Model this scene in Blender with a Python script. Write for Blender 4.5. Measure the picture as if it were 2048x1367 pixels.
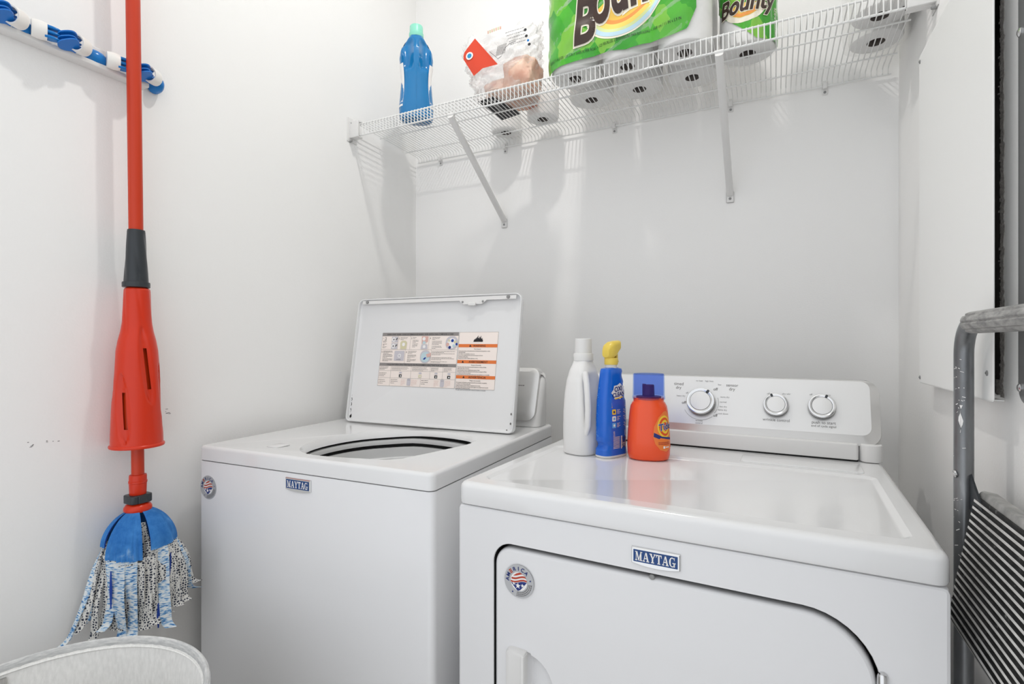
import bpy, bmesh, math, random
from mathutils import Vector as V, Matrix as M
from mathutils.geometry import tessellate_polygon
random.seed(7)
for o in list(bpy.data.objects): bpy.data.objects.remove(o)
S = bpy.context.scene
C = S.collection
PI = math.pi
R = math.radians
sin, cos = math.sin, math.cos

# ---------------------------------------------------------------- camera, light, exposure
cam = bpy.data.objects.new('camera', bpy.data.cameras.new('camera'))
C.objects.link(cam)
cam.location = (0, 0, 1.18)
cam.rotation_euler = (R(90), 0, R(26.63))
cam.data.sensor_width = 36
cam.data.lens = 1043 / 2048 * 36
cam.data.shift_y = 1.5 / 2048
cam.data.clip_start = 0.01
S.camera = cam
S.view_settings.view_transform = 'Standard'
S.view_settings.look = 'None'
S.view_settings.exposure = 0.05
S.view_settings.gamma = 1
S.view_settings.use_curve_mapping = False
W = bpy.data.worlds.new('world')
S.world = W
W.use_nodes = True
W.node_tree.nodes['Background'].inputs[0].default_value = (0.93, 0.96, 1, 1)
W.node_tree.nodes['Background'].inputs[1].default_value = 1.22
ld = bpy.data.lights.new('ceiling_lamp', 'AREA')
ld.shape = 'DISK'
ld.size = 0.075
ld.energy = 8.2
ld.color = (1, 0.975, 0.94)
lo = bpy.data.objects.new('ceiling_lamp', ld)
C.objects.link(lo)
lo.location = (-0.56, 1.05, 2.98)
fd = bpy.data.lights.new('bounce_fill', 'AREA')      # unseen fill light, added to brighten the room by bouncing off the ceiling
fd.shape = 'DISK'
fd.size = 0.25
fd.energy = 3.0
fd.spread = R(130)
fo = bpy.data.objects.new('bounce_fill', fd)
C.objects.link(fo)
fo.location = (-0.25, 0.05, 2.0)
fo.rotation_euler = (R(180), 0, 0)

# ---------------------------------------------------------------- materials
def lin(c):
    if isinstance(c, str):
        c = [int(c[i:i + 2], 16) / 255 for i in (0, 2, 4)]
        c = [x / 12.92 if x <= 0.04045 else ((x + 0.055) / 1.055) ** 2.4 for x in c]
    return (c[0], c[1], c[2], 1)

def mat(name, col, rough=0.5, metal=0.0, bump=0.0, bscale=200, coat=0.0, spec=0.5, trans=0.0, alpha=1.0, ior=1.45, sheen=0.0):
    m = bpy.data.materials.new(name)
    m.use_nodes = True
    nt = m.node_tree
    p = nt.nodes['Principled BSDF']
    p.inputs['Base Color'].default_value = lin(col)
    p.inputs['Roughness'].default_value = rough
    p.inputs['Metallic'].default_value = metal
    p.inputs['Coat Weight'].default_value = coat
    p.inputs['Coat Roughness'].default_value = 0.05
    p.inputs['Specular IOR Level'].default_value = spec
    p.inputs['Transmission Weight'].default_value = trans
    p.inputs['Alpha'].default_value = alpha
    p.inputs['IOR'].default_value = ior
    p.inputs['Sheen Weight'].default_value = sheen
    if bump:
        n = noise(m, bscale, 3)
        b = nt.nodes.new('ShaderNodeBump')
        b.inputs['Strength'].default_value = bump
        b.inputs['Distance'].default_value = 0.002
        nt.links.new(n.outputs['Fac'], b.inputs['Height'])
        nt.links.new(b.outputs['Normal'], p.inputs['Normal'])
    return m

def noise(m, scale, detail=2, stretch=(1, 1, 1), rough=0.5):
    nt = m.node_tree
    tc = nt.nodes.new('ShaderNodeTexCoord')
    mp = nt.nodes.new('ShaderNodeMapping')
    mp.inputs['Scale'].default_value = stretch
    n = nt.nodes.new('ShaderNodeTexNoise')
    n.inputs['Scale'].default_value = scale
    n.inputs['Detail'].default_value = detail
    n.inputs['Roughness'].default_value = rough
    nt.links.new(tc.outputs['Object'], mp.inputs['Vector'])
    nt.links.new(mp.outputs['Vector'], n.inputs['Vector'])
    return n

def ramp(m, src, stops, const=False):
    nt = m.node_tree
    r = nt.nodes.new('ShaderNodeValToRGB')
    if const: r.color_ramp.interpolation = 'CONSTANT'
    e = r.color_ramp.elements
    while len(e) < len(stops): e.new(0.5)
    for k, (pos, col) in enumerate(stops):
        e[k].position = pos
        e[k].color = lin(col)
    nt.links.new(src, r.inputs['Fac'])
    return r

def noisy(name, stops, scale, rough=0.5, stretch=(1, 1, 1), detail=4, metal=0.0, bump=0.0, nrough=0.6):
    m = mat(name, (1, 1, 1), rough, metal)
    n = noise(m, scale, detail, stretch, nrough)
    r = ramp(m, n.outputs['Fac'], stops)
    nt = m.node_tree
    p = nt.nodes['Principled BSDF']
    nt.links.new(r.outputs['Color'], p.inputs['Base Color'])
    if bump:
        b = nt.nodes.new('ShaderNodeBump')
        b.inputs['Strength'].default_value = bump
        b.inputs['Distance'].default_value = 0.002
        nt.links.new(n.outputs['Fac'], b.inputs['Height'])
        nt.links.new(b.outputs['Normal'], p.inputs['Normal'])
    return m

WALL = mat('painted wall', 'f4f3f1', 0.75, bump=0.12, bscale=230)
CEIL = mat('ceiling paint', 'f6f6f4', 0.9)
FLOOR = noisy('floor vinyl', [(0.3, 'b5aea5'), (0.7, 'c6c0b7')], 6, 0.4, (1, 8, 1))
ENAMEL = mat('white enamel', 'e6e6e6', 0.16, coat=0.5)
ENAMEL2 = mat('white cabinet enamel', 'e5e5e6', 0.3, coat=0.15)
PLASW = mat('white plastic', 'e2e1df', 0.35)
WIRE = mat('white vinyl wire', 'e9e9e7', 0.35)
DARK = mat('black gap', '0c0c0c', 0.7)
GREYP = mat('grey plastic', '8d8d8c', 0.4)
DGREY = mat('dark grey plastic', '2e3236', 0.3)
STEEL = mat('brushed silver panel', 'dcdbd9', 0.33, metal=0.55, bump=0.0)
CHROME = mat('chrome', 'd8d8d8', 0.14, metal=1.0)
TUB = mat('pale grey tub', 'e2e2e1', 0.35)
BASK = mat('steel basket', 'c4c4c3', 0.4, metal=0.5)
INK = mat('printed black ink', '26262a', 0.6)
INKG = mat('printed grey ink', '6d6a68', 0.6)
INKL = mat('pale grey ink', '8a8988', 0.6)
BADGE = mat('badge blue', '0f3f7c', 0.3)
NAVY = mat('navy ink', '1c2f78', 0.5)
REDI = mat('red ink', 'b8452f', 0.5)
STKR = mat('silver sticker', 'b9babc', 0.35, metal=0.3)
PAPER = mat('white print', 'f2f0ee', 0.5)
LBL = mat('cream label paper', 'f7ebe3', 0.5)
LBLG = mat('label grey bar', '8f8a87', 0.5)
LBLO = mat('label orange bar', 'e57a3a', 0.5)
LBLY = mat('label yellow green', 'd8d1ae', 0.5)
LBLB = mat('label pale blue', 'bfd4da', 0.5)
LBLP = mat('label pink', 'dcb1a7', 0.5)
LBLT = mat('label lilac grey', 'c9c5cb', 0.5)
ORANGE = mat('mop orange red', 'd02e08', 0.28)
ORANGE_D = mat('mop tube orange', 'c4340b', 0.35)
MOPB = noisy('mop blue cloth', [(0.35, '1f66ae'), (0.62, '3f84c8'), (0.75, '86aed6')], 30, 0.85, detail=6)
MOPD = mat('mop dark blue edge', '1b3f98', 0.85)
RACKB = mat('rack blue plastic', '0f78c4', 0.22)
RACKD = mat('rack darker blue fin', '1170c6', 0.28)
RACKW = mat('rack white rubber', 'ece9e4', 0.4)
LINEN = noisy('hamper linen', [(0.35, 'ecebe8'), (0.65, 'f8f7f4')], 220, 0.9, (1, 1, 0.25), 3, bump=0.25)
RIMF = noisy('hamper grey rim fabric', [(0.35, 'bcbdbd'), (0.65, 'dadad8')], 60, 0.9, (1, 1, 5), 4, bump=0.2)
TABF = noisy('hamper handle fabric', [(0.35, 'a5a3a0'), (0.65, 'bcbab6')], 130, 0.9, (1, 1, 0.2), 3)
TEAL = mat('teal cloth', '4c8e94', 0.8)
LADM = noisy('ladder grey metal', [(0.3, '6c6e70'), (0.62, '8b8d8f'), (0.74, 'a9abad')], 22, 0.34, (1, 1, 0.25), 5, metal=0.75)
GRIP = noisy('worn grey grip', [(0.3, '6f6f6e'), (0.5, '9c9b99'), (0.7, 'b9b8b5')], 40, 0.6, (1, 1, 3), 6)
RUB = noisy('black rubber mat', [(0.4, '1b1b1b'), (0.62, '2e2e2e'), (0.75, '8a8a88')], 60, 0.7, (1, 1, 1), 6)
RUBW = noisy('worn rubber rib crest', [(0.3, '5a5a58'), (0.42, 'bdbcb9'), (0.65, 'e6e5e2')], 45, 0.7, (1, 0.35, 1), 6)
GYPS = noisy('torn gypsum edge', [(0.35, '8c8784'), (0.6, 'b5b0ac'), (0.75, 'd8d5d2')], 240, 0.95, (1, 1, 1), 5, bump=0.8)
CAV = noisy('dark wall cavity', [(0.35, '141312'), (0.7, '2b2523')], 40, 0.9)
YEL = mat('yellowed tape', 'b79c3e', 0.6)
PLATE = mat('grey painted metal plate', '8f9091', 0.35, metal=0.6)
SOFT = mat('translucent blue bottle', '0b76b2', 0.2, coat=0.3)
MINT = mat('mint cap', '8fdcc4', 0.35)
BLUE = mat('spray bottle blue', '0663cf', 0.22, coat=0.3)
BLUEL = mat('spray bottle light blue', '5fb0ee', 0.4)
YELLOW = mat('yellow sprayer', 'e8cb58', 0.3)
TIDE = mat('orange bottle', 'f4521f', 0.22, coat=0.3)
TIDEL = mat('orange label', 'f2823a', 0.35)
TIDEY = mat('label yellow', 'f6cf3f', 0.4)
TIDER = mat('label red orange', 'e2541f', 0.4)
TIDEC = mat('blue clear cap', '3f6fe8', 0.08)
SPOUT = mat('dark red spout', '7c2038', 0.4)
GREEN = None
BROWN = mat('brown lettering', '3c2a22', 0.3)
CREAM = mat('cream outline', 'f1ead6', 0.3)
TISSUE = mat('white tissue paper', 'f7f6f4', 0.9, bump=0.1, bscale=90)
CORE = noisy('grey cardboard core', [(0.35, '5d5753'), (0.65, '7a736e')], 40, 0.9)
RAIN = [mat('swoosh ' + n, c, 0.3) for n, c in (('gold', 'f0c455'), ('amber', 'ec9a4c'), ('yellow', 'f0d76a'), ('pale green', 'd5e0a0'), ('pale blue', 'bcd9e6'))]
TAGR = mat('red printed card', 'd8452a', 0.35)
PEACH = noisy('peach wrapped packets', [(0.35, 'd9a58f'), (0.55, 'e6c3ae'), (0.7, 'b5604c')], 14, 0.5)
TAPE = mat('packing tape white', 'efefee', 0.3)

def green_film():
    m = mat('green printed film', '4fb52a', 0.16, coat=0.4)
    nt = m.node_tree
    tc = nt.nodes.new('ShaderNodeTexCoord')
    mp = nt.nodes.new('ShaderNodeMapping')
    mp.inputs['Rotation'].default_value = (0, R(38), 0)
    mp.inputs['Scale'].default_value = (24, 0.001, 17)
    v = nt.nodes.new('ShaderNodeTexVoronoi')
    v.inputs['Scale'].default_value = 1
    v.inputs['Randomness'].default_value = 0.35
    v.distance = 'MANHATTAN'
    nt.links.new(tc.outputs['Object'], mp.inputs['Vector'])
    nt.links.new(mp.outputs['Vector'], v.inputs['Vector'])
    sx = nt.nodes.new('ShaderNodeSeparateColor')
    nt.links.new(v.outputs['Color'], sx.inputs['Color'])
    r = ramp(m, sx.outputs['Red'], [(0.0, '238f14'), (0.35, '33a01b'), (0.65, '4dad26'), (0.9, '7abb3a')])
    nt.links.new(r.outputs['Color'], nt.nodes['Principled BSDF'].inputs['Base Color'])
    n = noise(m, 26, 3, (1, 1, 0.5))
    b = nt.nodes.new('ShaderNodeBump')
    b.inputs['Strength'].default_value = 0.35
    b.inputs['Distance'].default_value = 0.01
    nt.links.new(n.outputs['Fac'], b.inputs['Height'])
    nt.links.new(b.outputs['Normal'], nt.nodes['Principled BSDF'].inputs['Normal'])
    return m
GREEN = green_film()

def film(name, lo_, hi, tint='f4f3f1', rough=0.12, scale=14):
    m = mat(name, tint, rough)
    nt = m.node_tree
    p = nt.nodes['Principled BSDF']
    t = nt.nodes.new('ShaderNodeBsdfTransparent')
    mx = nt.nodes.new('ShaderNodeMixShader')
    n = noise(m, scale, 4, (1, 1, 1), 0.6)
    mr = nt.nodes.new('ShaderNodeMapRange')
    mr.inputs['From Min'].default_value = 0.4
    mr.inputs['From Max'].default_value = 0.68
    mr.inputs['To Min'].default_value = lo_
    mr.inputs['To Max'].default_value = hi
    nt.links.new(n.outputs['Fac'], mr.inputs['Value'])
    nt.links.new(mr.outputs['Result'], mx.inputs['Fac'])
    nt.links.new(t.outputs['BSDF'], mx.inputs[1])
    nt.links.new(p.outputs['BSDF'], mx.inputs[2])
    nt.links.new(mx.outputs['Shader'], nt.nodes['Material Output'].inputs['Surface'])
    b = nt.nodes.new('ShaderNodeBump')
    b.inputs['Strength'].default_value = 0.6
    b.inputs['Distance'].default_value = 0.012
    nt.links.new(n.outputs['Fac'], b.inputs['Height'])
    nt.links.new(b.outputs['Normal'], p.inputs['Normal'])
    return m
BAG = film('clear crinkled bag', 0.12, 0.5)
def tinted():
    nt = TIDEC.node_tree
    t = nt.nodes.new('ShaderNodeBsdfTransparent'); t.inputs['Color'].default_value = lin('d6e2fb')
    mx = nt.nodes.new('ShaderNodeMixShader'); mx.inputs['Fac'].default_value = .06
    nt.links.new(t.outputs['BSDF'], mx.inputs[1]); nt.links.new(nt.nodes['Principled BSDF'].outputs['BSDF'], mx.inputs[2])
    nt.links.new(mx.outputs['Shader'], nt.nodes['Material Output'].inputs['Surface'])
tinted()
WRAP = film('clear wrap over rolls', 0.1, 0.3, scale=9)

def dashes():
    m = mat('blue dashed mop cloth', 'dfe3e4', 0.9)
    nt = m.node_tree
    n = noise(m, 1, 2, (95, 95, 420))
    r = ramp(m, n.outputs['Fac'], [(0.44, 'e1e4e4'), (0.52, 'b9cfe0'), (0.6, '5c94c6'), (0.68, '2c62a0')])
    nt.links.new(r.outputs['Color'], nt.nodes['Principled BSDF'].inputs['Base Color'])
    return m

def lattice():
    m = mat('grey flower lattice mop cloth', 'dedcd6', 0.9)
    nt = m.node_tree
    tc = nt.nodes.new('ShaderNodeTexCoord')
    v = nt.nodes.new('ShaderNodeTexVoronoi')
    v.feature = 'DISTANCE_TO_EDGE'
    v.inputs['Scale'].default_value = 185
    v.inputs['Randomness'].default_value = 0.55
    nt.links.new(tc.outputs['Object'], v.inputs['Vector'])
    r = ramp(m, v.outputs['Distance'], [(0.0, 'e2e0da'), (0.13, 'd6d4cf'), (0.2, '3c4150'), (0.6, '2b2f3c')])
    nt.links.new(r.outputs['Color'], nt.nodes['Principled BSDF'].inputs['Base Color'])
    return m
DASH, LATT = dashes(), lattice()

# ---------------------------------------------------------------- mesh helpers
class B:
    def __init__(s):
        s.v = []; s.f = []; s.m = []
    def add(s, vs, fs, m=0):
        o = len(s.v)
        s.v += [tuple(x) for x in vs]
        for f in fs:
            s.f.append(tuple(i + o for i in f)); s.m.append(m)
        return s
    def loft(s, rings, m=0, cap0=True, cap1=True, closed=True, mats=None):
        n = len(rings[0]); o = len(s.v)
        for r in rings: s.v += [tuple(x) for x in r]
        for k in range(len(rings) - 1):
            mm = mats[k] if mats else m
            for i in range(n if closed else n - 1):
                j = (i + 1) % n
                s.f.append((o + k * n + i, o + k * n + j, o + (k + 1) * n + j, o + (k + 1) * n + i)); s.m.append(mm)
        if cap0: s.f.append(tuple(o + i for i in reversed(range(n)))); s.m.append(mats[0] if mats else m)
        if cap1: s.f.append(tuple(o + (len(rings) - 1) * n + i for i in range(n))); s.m.append(mats[-1] if mats else m)
        return s
    def holed(s, outer, holes, m=0, flip=False):
        loops = [[V(p) for p in outer]] + [[V(p) for p in h] for h in holes]
        flat = [p for l in loops for p in l]
        tris = tessellate_polygon(loops)
        s.add(flat, [tuple(reversed(t)) if flip else t for t in tris], m)
        return s
    def box(s, x0, x1, y0, y1, z0, z1, m=0):
        return s.add([(x, y, z) for z in (z0, z1) for y in (y0, y1) for x in (x0, x1)],
                     [(0, 2, 3, 1), (4, 5, 7, 6), (0, 1, 5, 4), (2, 6, 7, 3), (0, 4, 6, 2), (1, 3, 7, 5)], m)
    def rbox(s, x0, x1, y0, y1, z0, z1, r=0.01, e=0.004, m=0, n=5, bot=True):
        rings = []
        k = 4
        prof = []
        if bot: prof += [(e * (1 - sin(PI / 2 * t / k)), z0 + e * (1 - cos(PI / 2 * t / k))) for t in range(k + 1)]
        else: prof += [(0, z0)]
        prof += [(e * (1 - cos(PI / 2 * t / k)), z1 - e * (1 - sin(PI / 2 * t / k))) for t in range(k + 1)]
        for ins, z in prof:
            rings.append([(x, y, z) for x, y in rr(x0 + ins, x1 - ins, y0 + ins, y1 - ins, max(r - ins, 0.0005), n)])
        return s.loft(rings, m)
    def tube(s, path, r, n=8, m=0, caps=True):
        P = [V(p) for p in path]
        rad = r if isinstance(r, (list, tuple)) else [r] * len(P)
        t0 = (P[1] - P[0]).normalized()
        a = V((0, 0, 1)) if abs(t0.z) < 0.9 else V((1, 0, 0))
        u = t0.cross(a).normalized(); w = t0.cross(u)
        rings = []; pt = t0
        for i, p in enumerate(P):
            t = (P[min(i + 1, len(P) - 1)] - P[max(i - 1, 0)]).normalized()
            q = pt.rotation_difference(t)
            u = q @ u; w = q @ w; pt = t
            rings.append([p + (u * cos(2 * PI * k / n) + w * sin(2 * PI * k / n)) * rad[i] for k in range(n)])
        return s.loft(rings, m, caps, caps)
    def lathe(s, prof, n=32, m=0, c=(0, 0, 0), mats=None, cap0=True, cap1=True, fn=None, skip=None, tw=0):
        rings = []
        for r, z in prof:
            ring = []
            for k in range(n):
                a = 2 * PI * k / n + tw * z
                q = r * (fn(a, z) if fn else 1)
                ring.append((c[0] + q * cos(a), c[1] + q * sin(a), c[2] + z))
            rings.append(ring)
        if skip is None: return s.loft(rings, m, cap0, cap1, mats=mats)
        o = len(s.v)
        for r_ in rings: s.v += r_
        for k in range(len(rings) - 1):
            for i in range(n):
                if skip(2 * PI * (i + 0.5) / n + tw * (prof[k][1] + prof[k + 1][1]) / 2, (prof[k][1] + prof[k + 1][1]) / 2): continue
                j = (i + 1) % n
                s.f.append((o + k * n + i, o + k * n + j, o + (k + 1) * n + j, o + (k + 1) * n + i)); s.m.append(m)
        return s
    def prism(s, pts, f, d, m=0):
        # pts 2D outline, f maps (u,v,h) to 3D; slab from h=0 to d
        a = [f(u, v, 0) for u, v in pts]; b = [f(u, v, d) for u, v in pts]
        return s.loft([a, b], m)
    def flat(s, pts, f, m=0):
        return s.add([f(u, v) for u, v in pts], [tuple(range(len(pts)))], m)
    def grid(s, nu, nv, f, m=0):
        o = len(s.v)
        for j in range(nv + 1):
            for i in range(nu + 1): s.v.append(tuple(f(i / nu, j / nv)))
        for j in range(nv):
            for i in range(nu):
                a = o + j * (nu + 1) + i
                s.f.append((a, a + 1, a + nu + 2, a + nu + 1)); s.m.append(m)
        return s
    def text(s, body, size, f, m=0, shear=0, bold=0, align='CENTER', sx=1, sub=0, ox=0, oy=0, rot=0):
        vs, fs = glyphs(body, shear, bold, align)
        pts = [(x * size * sx, y * size) for x, y in vs]
        if sub: pts, fs = subdiv(pts, fs, sub)
        cr, sr = cos(rot), sin(rot)
        return s.add([f(x * cr - y * sr + ox, x * sr + y * cr + oy) for x, y in pts], fs, m)
    def xf(s, mtx):
        s.v = [tuple(mtx @ V(p)) for p in s.v]; return s

def subdiv(pts, fs, mx):
    bm = bmesh.new()
    vv = [bm.verts.new((x, y, 0)) for x, y in pts]
    for f in fs:
        try: bm.faces.new([vv[i] for i in f])
        except ValueError: pass
    for _ in range(6):
        bmesh.ops.triangulate(bm, faces=bm.faces[:])
        es = [e for e in bm.edges if e.calc_length() > mx]
        if not es: break
        bmesh.ops.subdivide_edges(bm, edges=es, cuts=1)
    bmesh.ops.triangulate(bm, faces=bm.faces[:])
    bm.verts.index_update()
    p = [(v.co.x, v.co.y) for v in bm.verts]
    q = [tuple(v.index for v in f.verts) for f in bm.faces]
    bm.free()
    return p, q

_gc = {}
def glyphs(body, shear, bold, align):
    k = (body, shear, bold, align)
    if k in _gc: return _gc[k]
    cu = bpy.data.curves.new('t', 'FONT')
    cu.body = body; cu.size = 1; cu.shear = shear; cu.offset = bold; cu.align_x = align
    cu.resolution_u = 2 if len(body) > 24 else 5
    ob = bpy.data.objects.new('t', cu)
    me = ob.to_mesh()
    vs = [(v.co.x, v.co.y) for v in me.vertices]
    fs = [tuple(p.vertices) for p in me.polygons]
    ob.to_mesh_clear()
    bpy.data.objects.remove(ob); bpy.data.curves.remove(cu)
    _gc[k] = (vs, fs)
    return vs, fs

def rr(x0, x1, y0, y1, r, n=5):
    rs = r if isinstance(r, (list, tuple)) else [r] * 4      # corners: x1y0, x1y1, x0y1, x0y0
    out = []
    for (cx, cy, a0, q) in ((x1 - rs[0], y0 + rs[0], -90, rs[0]), (x1 - rs[1], y1 - rs[1], 0, rs[1]), (x0 + rs[2], y1 - rs[2], 90, rs[2]), (x0 + rs[3], y0 + rs[3], 180, rs[3])):
        for k in range(n + 1):
            a = R(a0 + 90 * k / n)
            out.append((cx + q * cos(a), cy + q * sin(a)))
    return out

def circ(cx, cy, r, n=24, a0=0):
    return [(cx + r * cos(a0 + 2 * PI * k / n), cy + r * sin(a0 + 2 * PI * k / n)) for k in range(n)]

def obj(name, b, mats, parent=None, label=None, sharp=35, loc=None, **props):
    me = bpy.data.meshes.new(name)
    me.from_pydata(b.v, [], b.f)
    if not isinstance(mats, (list, tuple)): mats = [mats]
    for m in mats: me.materials.append(m)
    me.polygons.foreach_set('material_index', b.m)
    me.polygons.foreach_set('use_smooth', [True] * len(b.f))
    me.update()
    me.set_sharp_from_angle(angle=R(sharp))
    o = bpy.data.objects.new(name, me)
    C.objects.link(o)
    if parent: o.parent = parent
    if loc: o.location = loc
    if label: o['label'] = label
    for k, v in props.items(): o[k] = v
    return o

def thing(name, label, cat, loc=(0, 0, 0), rz=0, group=None):
    o = bpy.data.objects.new(name, None)
    o.empty_display_size = 0.05
    C.objects.link(o)
    o.location = loc; o.rotation_euler = (0, 0, R(rz))
    o['label'] = label; o['category'] = cat
    if group: o['group'] = group
    return o

def tag(o, label, cat, group=None):
    o['label'] = label; o['category'] = cat
    if group: o['group'] = group
    return o

def struct(name, b, m, **k): return obj(name, b, m, None, kind='structure', **k)

def copy_child(o, parent, loc=None, rot=None):
    c = o.copy(); C.objects.link(c); c.parent = parent
    if loc: c.location = loc
    if rot: c.rotation_euler = rot
    return c

# ---------------------------------------------------------------- room
XL, XR, YB, YF, ZC = -1.36, 0.315, 1.80, -0.35, 3.05
struct('floor', B().box(XL - 0.1, XR + 0.12, YF, YB + 0.1, -0.06, 0), FLOOR)
struct('ceiling', B().box(XL - 0.1, XR + 0.12, YF, YB + 0.1, ZC, ZC + 0.06), CEIL)
wl = struct('wall_left', B().box(XL - 0.1, XL, YF, YB + 0.1, 0, ZC), WALL)
struct('wall_back', B().box(XL, XR, YB, YB + 0.1, 0, ZC), WALL)
# right wall: drywall sheet with a rough cut-out behind the loose cover
HY0, HY1, HZ0, HZ1 = 1.060, 1.47, 1.100, 1.80
b = B()
rect = [(YF, 0), (YB, 0), (YB, ZC), (YF, ZC)]
hole = [(HY0, HZ0), (HY1, HZ0), (HY1, HZ1), (HY0, HZ1)]
def rough_hole():
    pts = []
    n = 46
    for k in range(n + 1): pts.append((HY1 - (HY1 - HY0) * k / n, HZ0 + random.uniform(-0.003, 0.001)))
    n = 150
    for k in range(1, n): pts.append((HY0 + random.uniform(-0.0012, 0.0012) + (-0.0035 if 88 < k < 100 else 0), HZ0 + (HZ1 - HZ0) * k / n))
    n = 20
    for k in range(n + 1): pts.append((HY0 + (HY1 - HY0) * k / n, HZ1))
    pts.append((HY1, (HZ0 + HZ1) / 2))
    return pts
rh = rough_hole()
b.holed([(XR, y, z) for y, z in rect], [[(XR, y, z) for y, z in rh]], 0)
b.box(XR + 0.013, XR + 0.12, YF, HY0 - 0.02, 0, ZC, 0)
b.box(XR + 0.013, XR + 0.12, HY1, YB + 0.1, 0, ZC, 0)
wr = struct('wall_right', b, WALL)
b = B()
inner = [(y + (0.008 if y < HY0 + 0.01 else 0) + random.uniform(-0.002, 0.003), z) for y, z in rh]
b.loft([[(XR, y, z) for y, z in rh], [(XR + 0.006, y, z) for y, z in inner], [(XR + 0.013, y, z) for y, z in rh]], 0, False, False)
for k in range(90):      # frayed paper crumbs along the cut
    z = random.uniform(HZ0, HZ1); y = HY0 + random.uniform(0.0, 0.009)
    q = random.uniform(0.0012, 0.0034)
    b.box(XR - 0.002 + random.uniform(0, 0.008), XR + random.uniform(0.004, 0.01), y - q / 2, y + q, z, z + q * random.uniform(0.6, 1.6), 0)
b.box(XR + 0.002, XR + 0.012, HY0, HY0 + 0.03, HZ0 - 0.001, HZ0 + 0.022, 0)
zt_ = HZ0 - .004
yb0 = HY0 - .012
while zt_ < HZ1:
    q = random.uniform(.004, .012)
    y0_, y1_ = HY0 - random.uniform(.0085, .0145), HY0 + random.uniform(.0, .0035)
    b.add([(XR - .0006, yb0, zt_), (XR - .0006 - random.uniform(0, .0012), HY0 + .001, zt_), (XR - .0006 - random.uniform(0, .0012), y1_, zt_ + q), (XR - .0006, y0_, zt_ + q), (XR + .001, yb0, zt_), (XR + .001, y0_, zt_ + q)], [(0, 1, 2, 3), (0, 3, 5, 4)])
    yb0 = y0_; zt_ += q
obj('torn_drywall_edge', b, GYPS, wr, 'torn grey drywall edge with frayed paper')
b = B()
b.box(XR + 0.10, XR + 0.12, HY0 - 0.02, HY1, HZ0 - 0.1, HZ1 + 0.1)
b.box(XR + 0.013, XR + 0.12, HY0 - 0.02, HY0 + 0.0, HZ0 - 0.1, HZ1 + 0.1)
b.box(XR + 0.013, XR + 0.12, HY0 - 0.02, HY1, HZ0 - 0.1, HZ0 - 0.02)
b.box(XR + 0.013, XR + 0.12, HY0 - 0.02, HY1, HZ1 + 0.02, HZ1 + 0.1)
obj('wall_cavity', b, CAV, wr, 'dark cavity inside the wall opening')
b = B()
b.box(XR + 0.02, XR + 0.05, HY0 + 0.002, HY0 + 0.05, 1.171, 1.176)
obj('cavity_strip', b, YEL, wr, 'yellowish strip inside the wall opening')
# little scuffs on the left wall behind the mop
b = B()
for k in range(9):
    y = random.uniform(0.50, 0.56); z = 0.972 + random.uniform(-0.006, 0.006)
    q = random.uniform(0.001, 0.005)
    b.box(XL, XL + 0.0004, y, y + q, z, z + random.uniform(0.0006, 0.0016))
for k in range(8):
    y = random.uniform(0.70, 0.80); z = 1.01 + random.uniform(-0.01, 0.01)
    q = random.uniform(0.001, 0.006)
    b.box(XL, XL + 0.0004, y, y + q, z, z + random.uniform(0.0006, 0.0014))
obj('scuff_mark', b, INKL, wl, 'grey scuffs on the paint')

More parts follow.
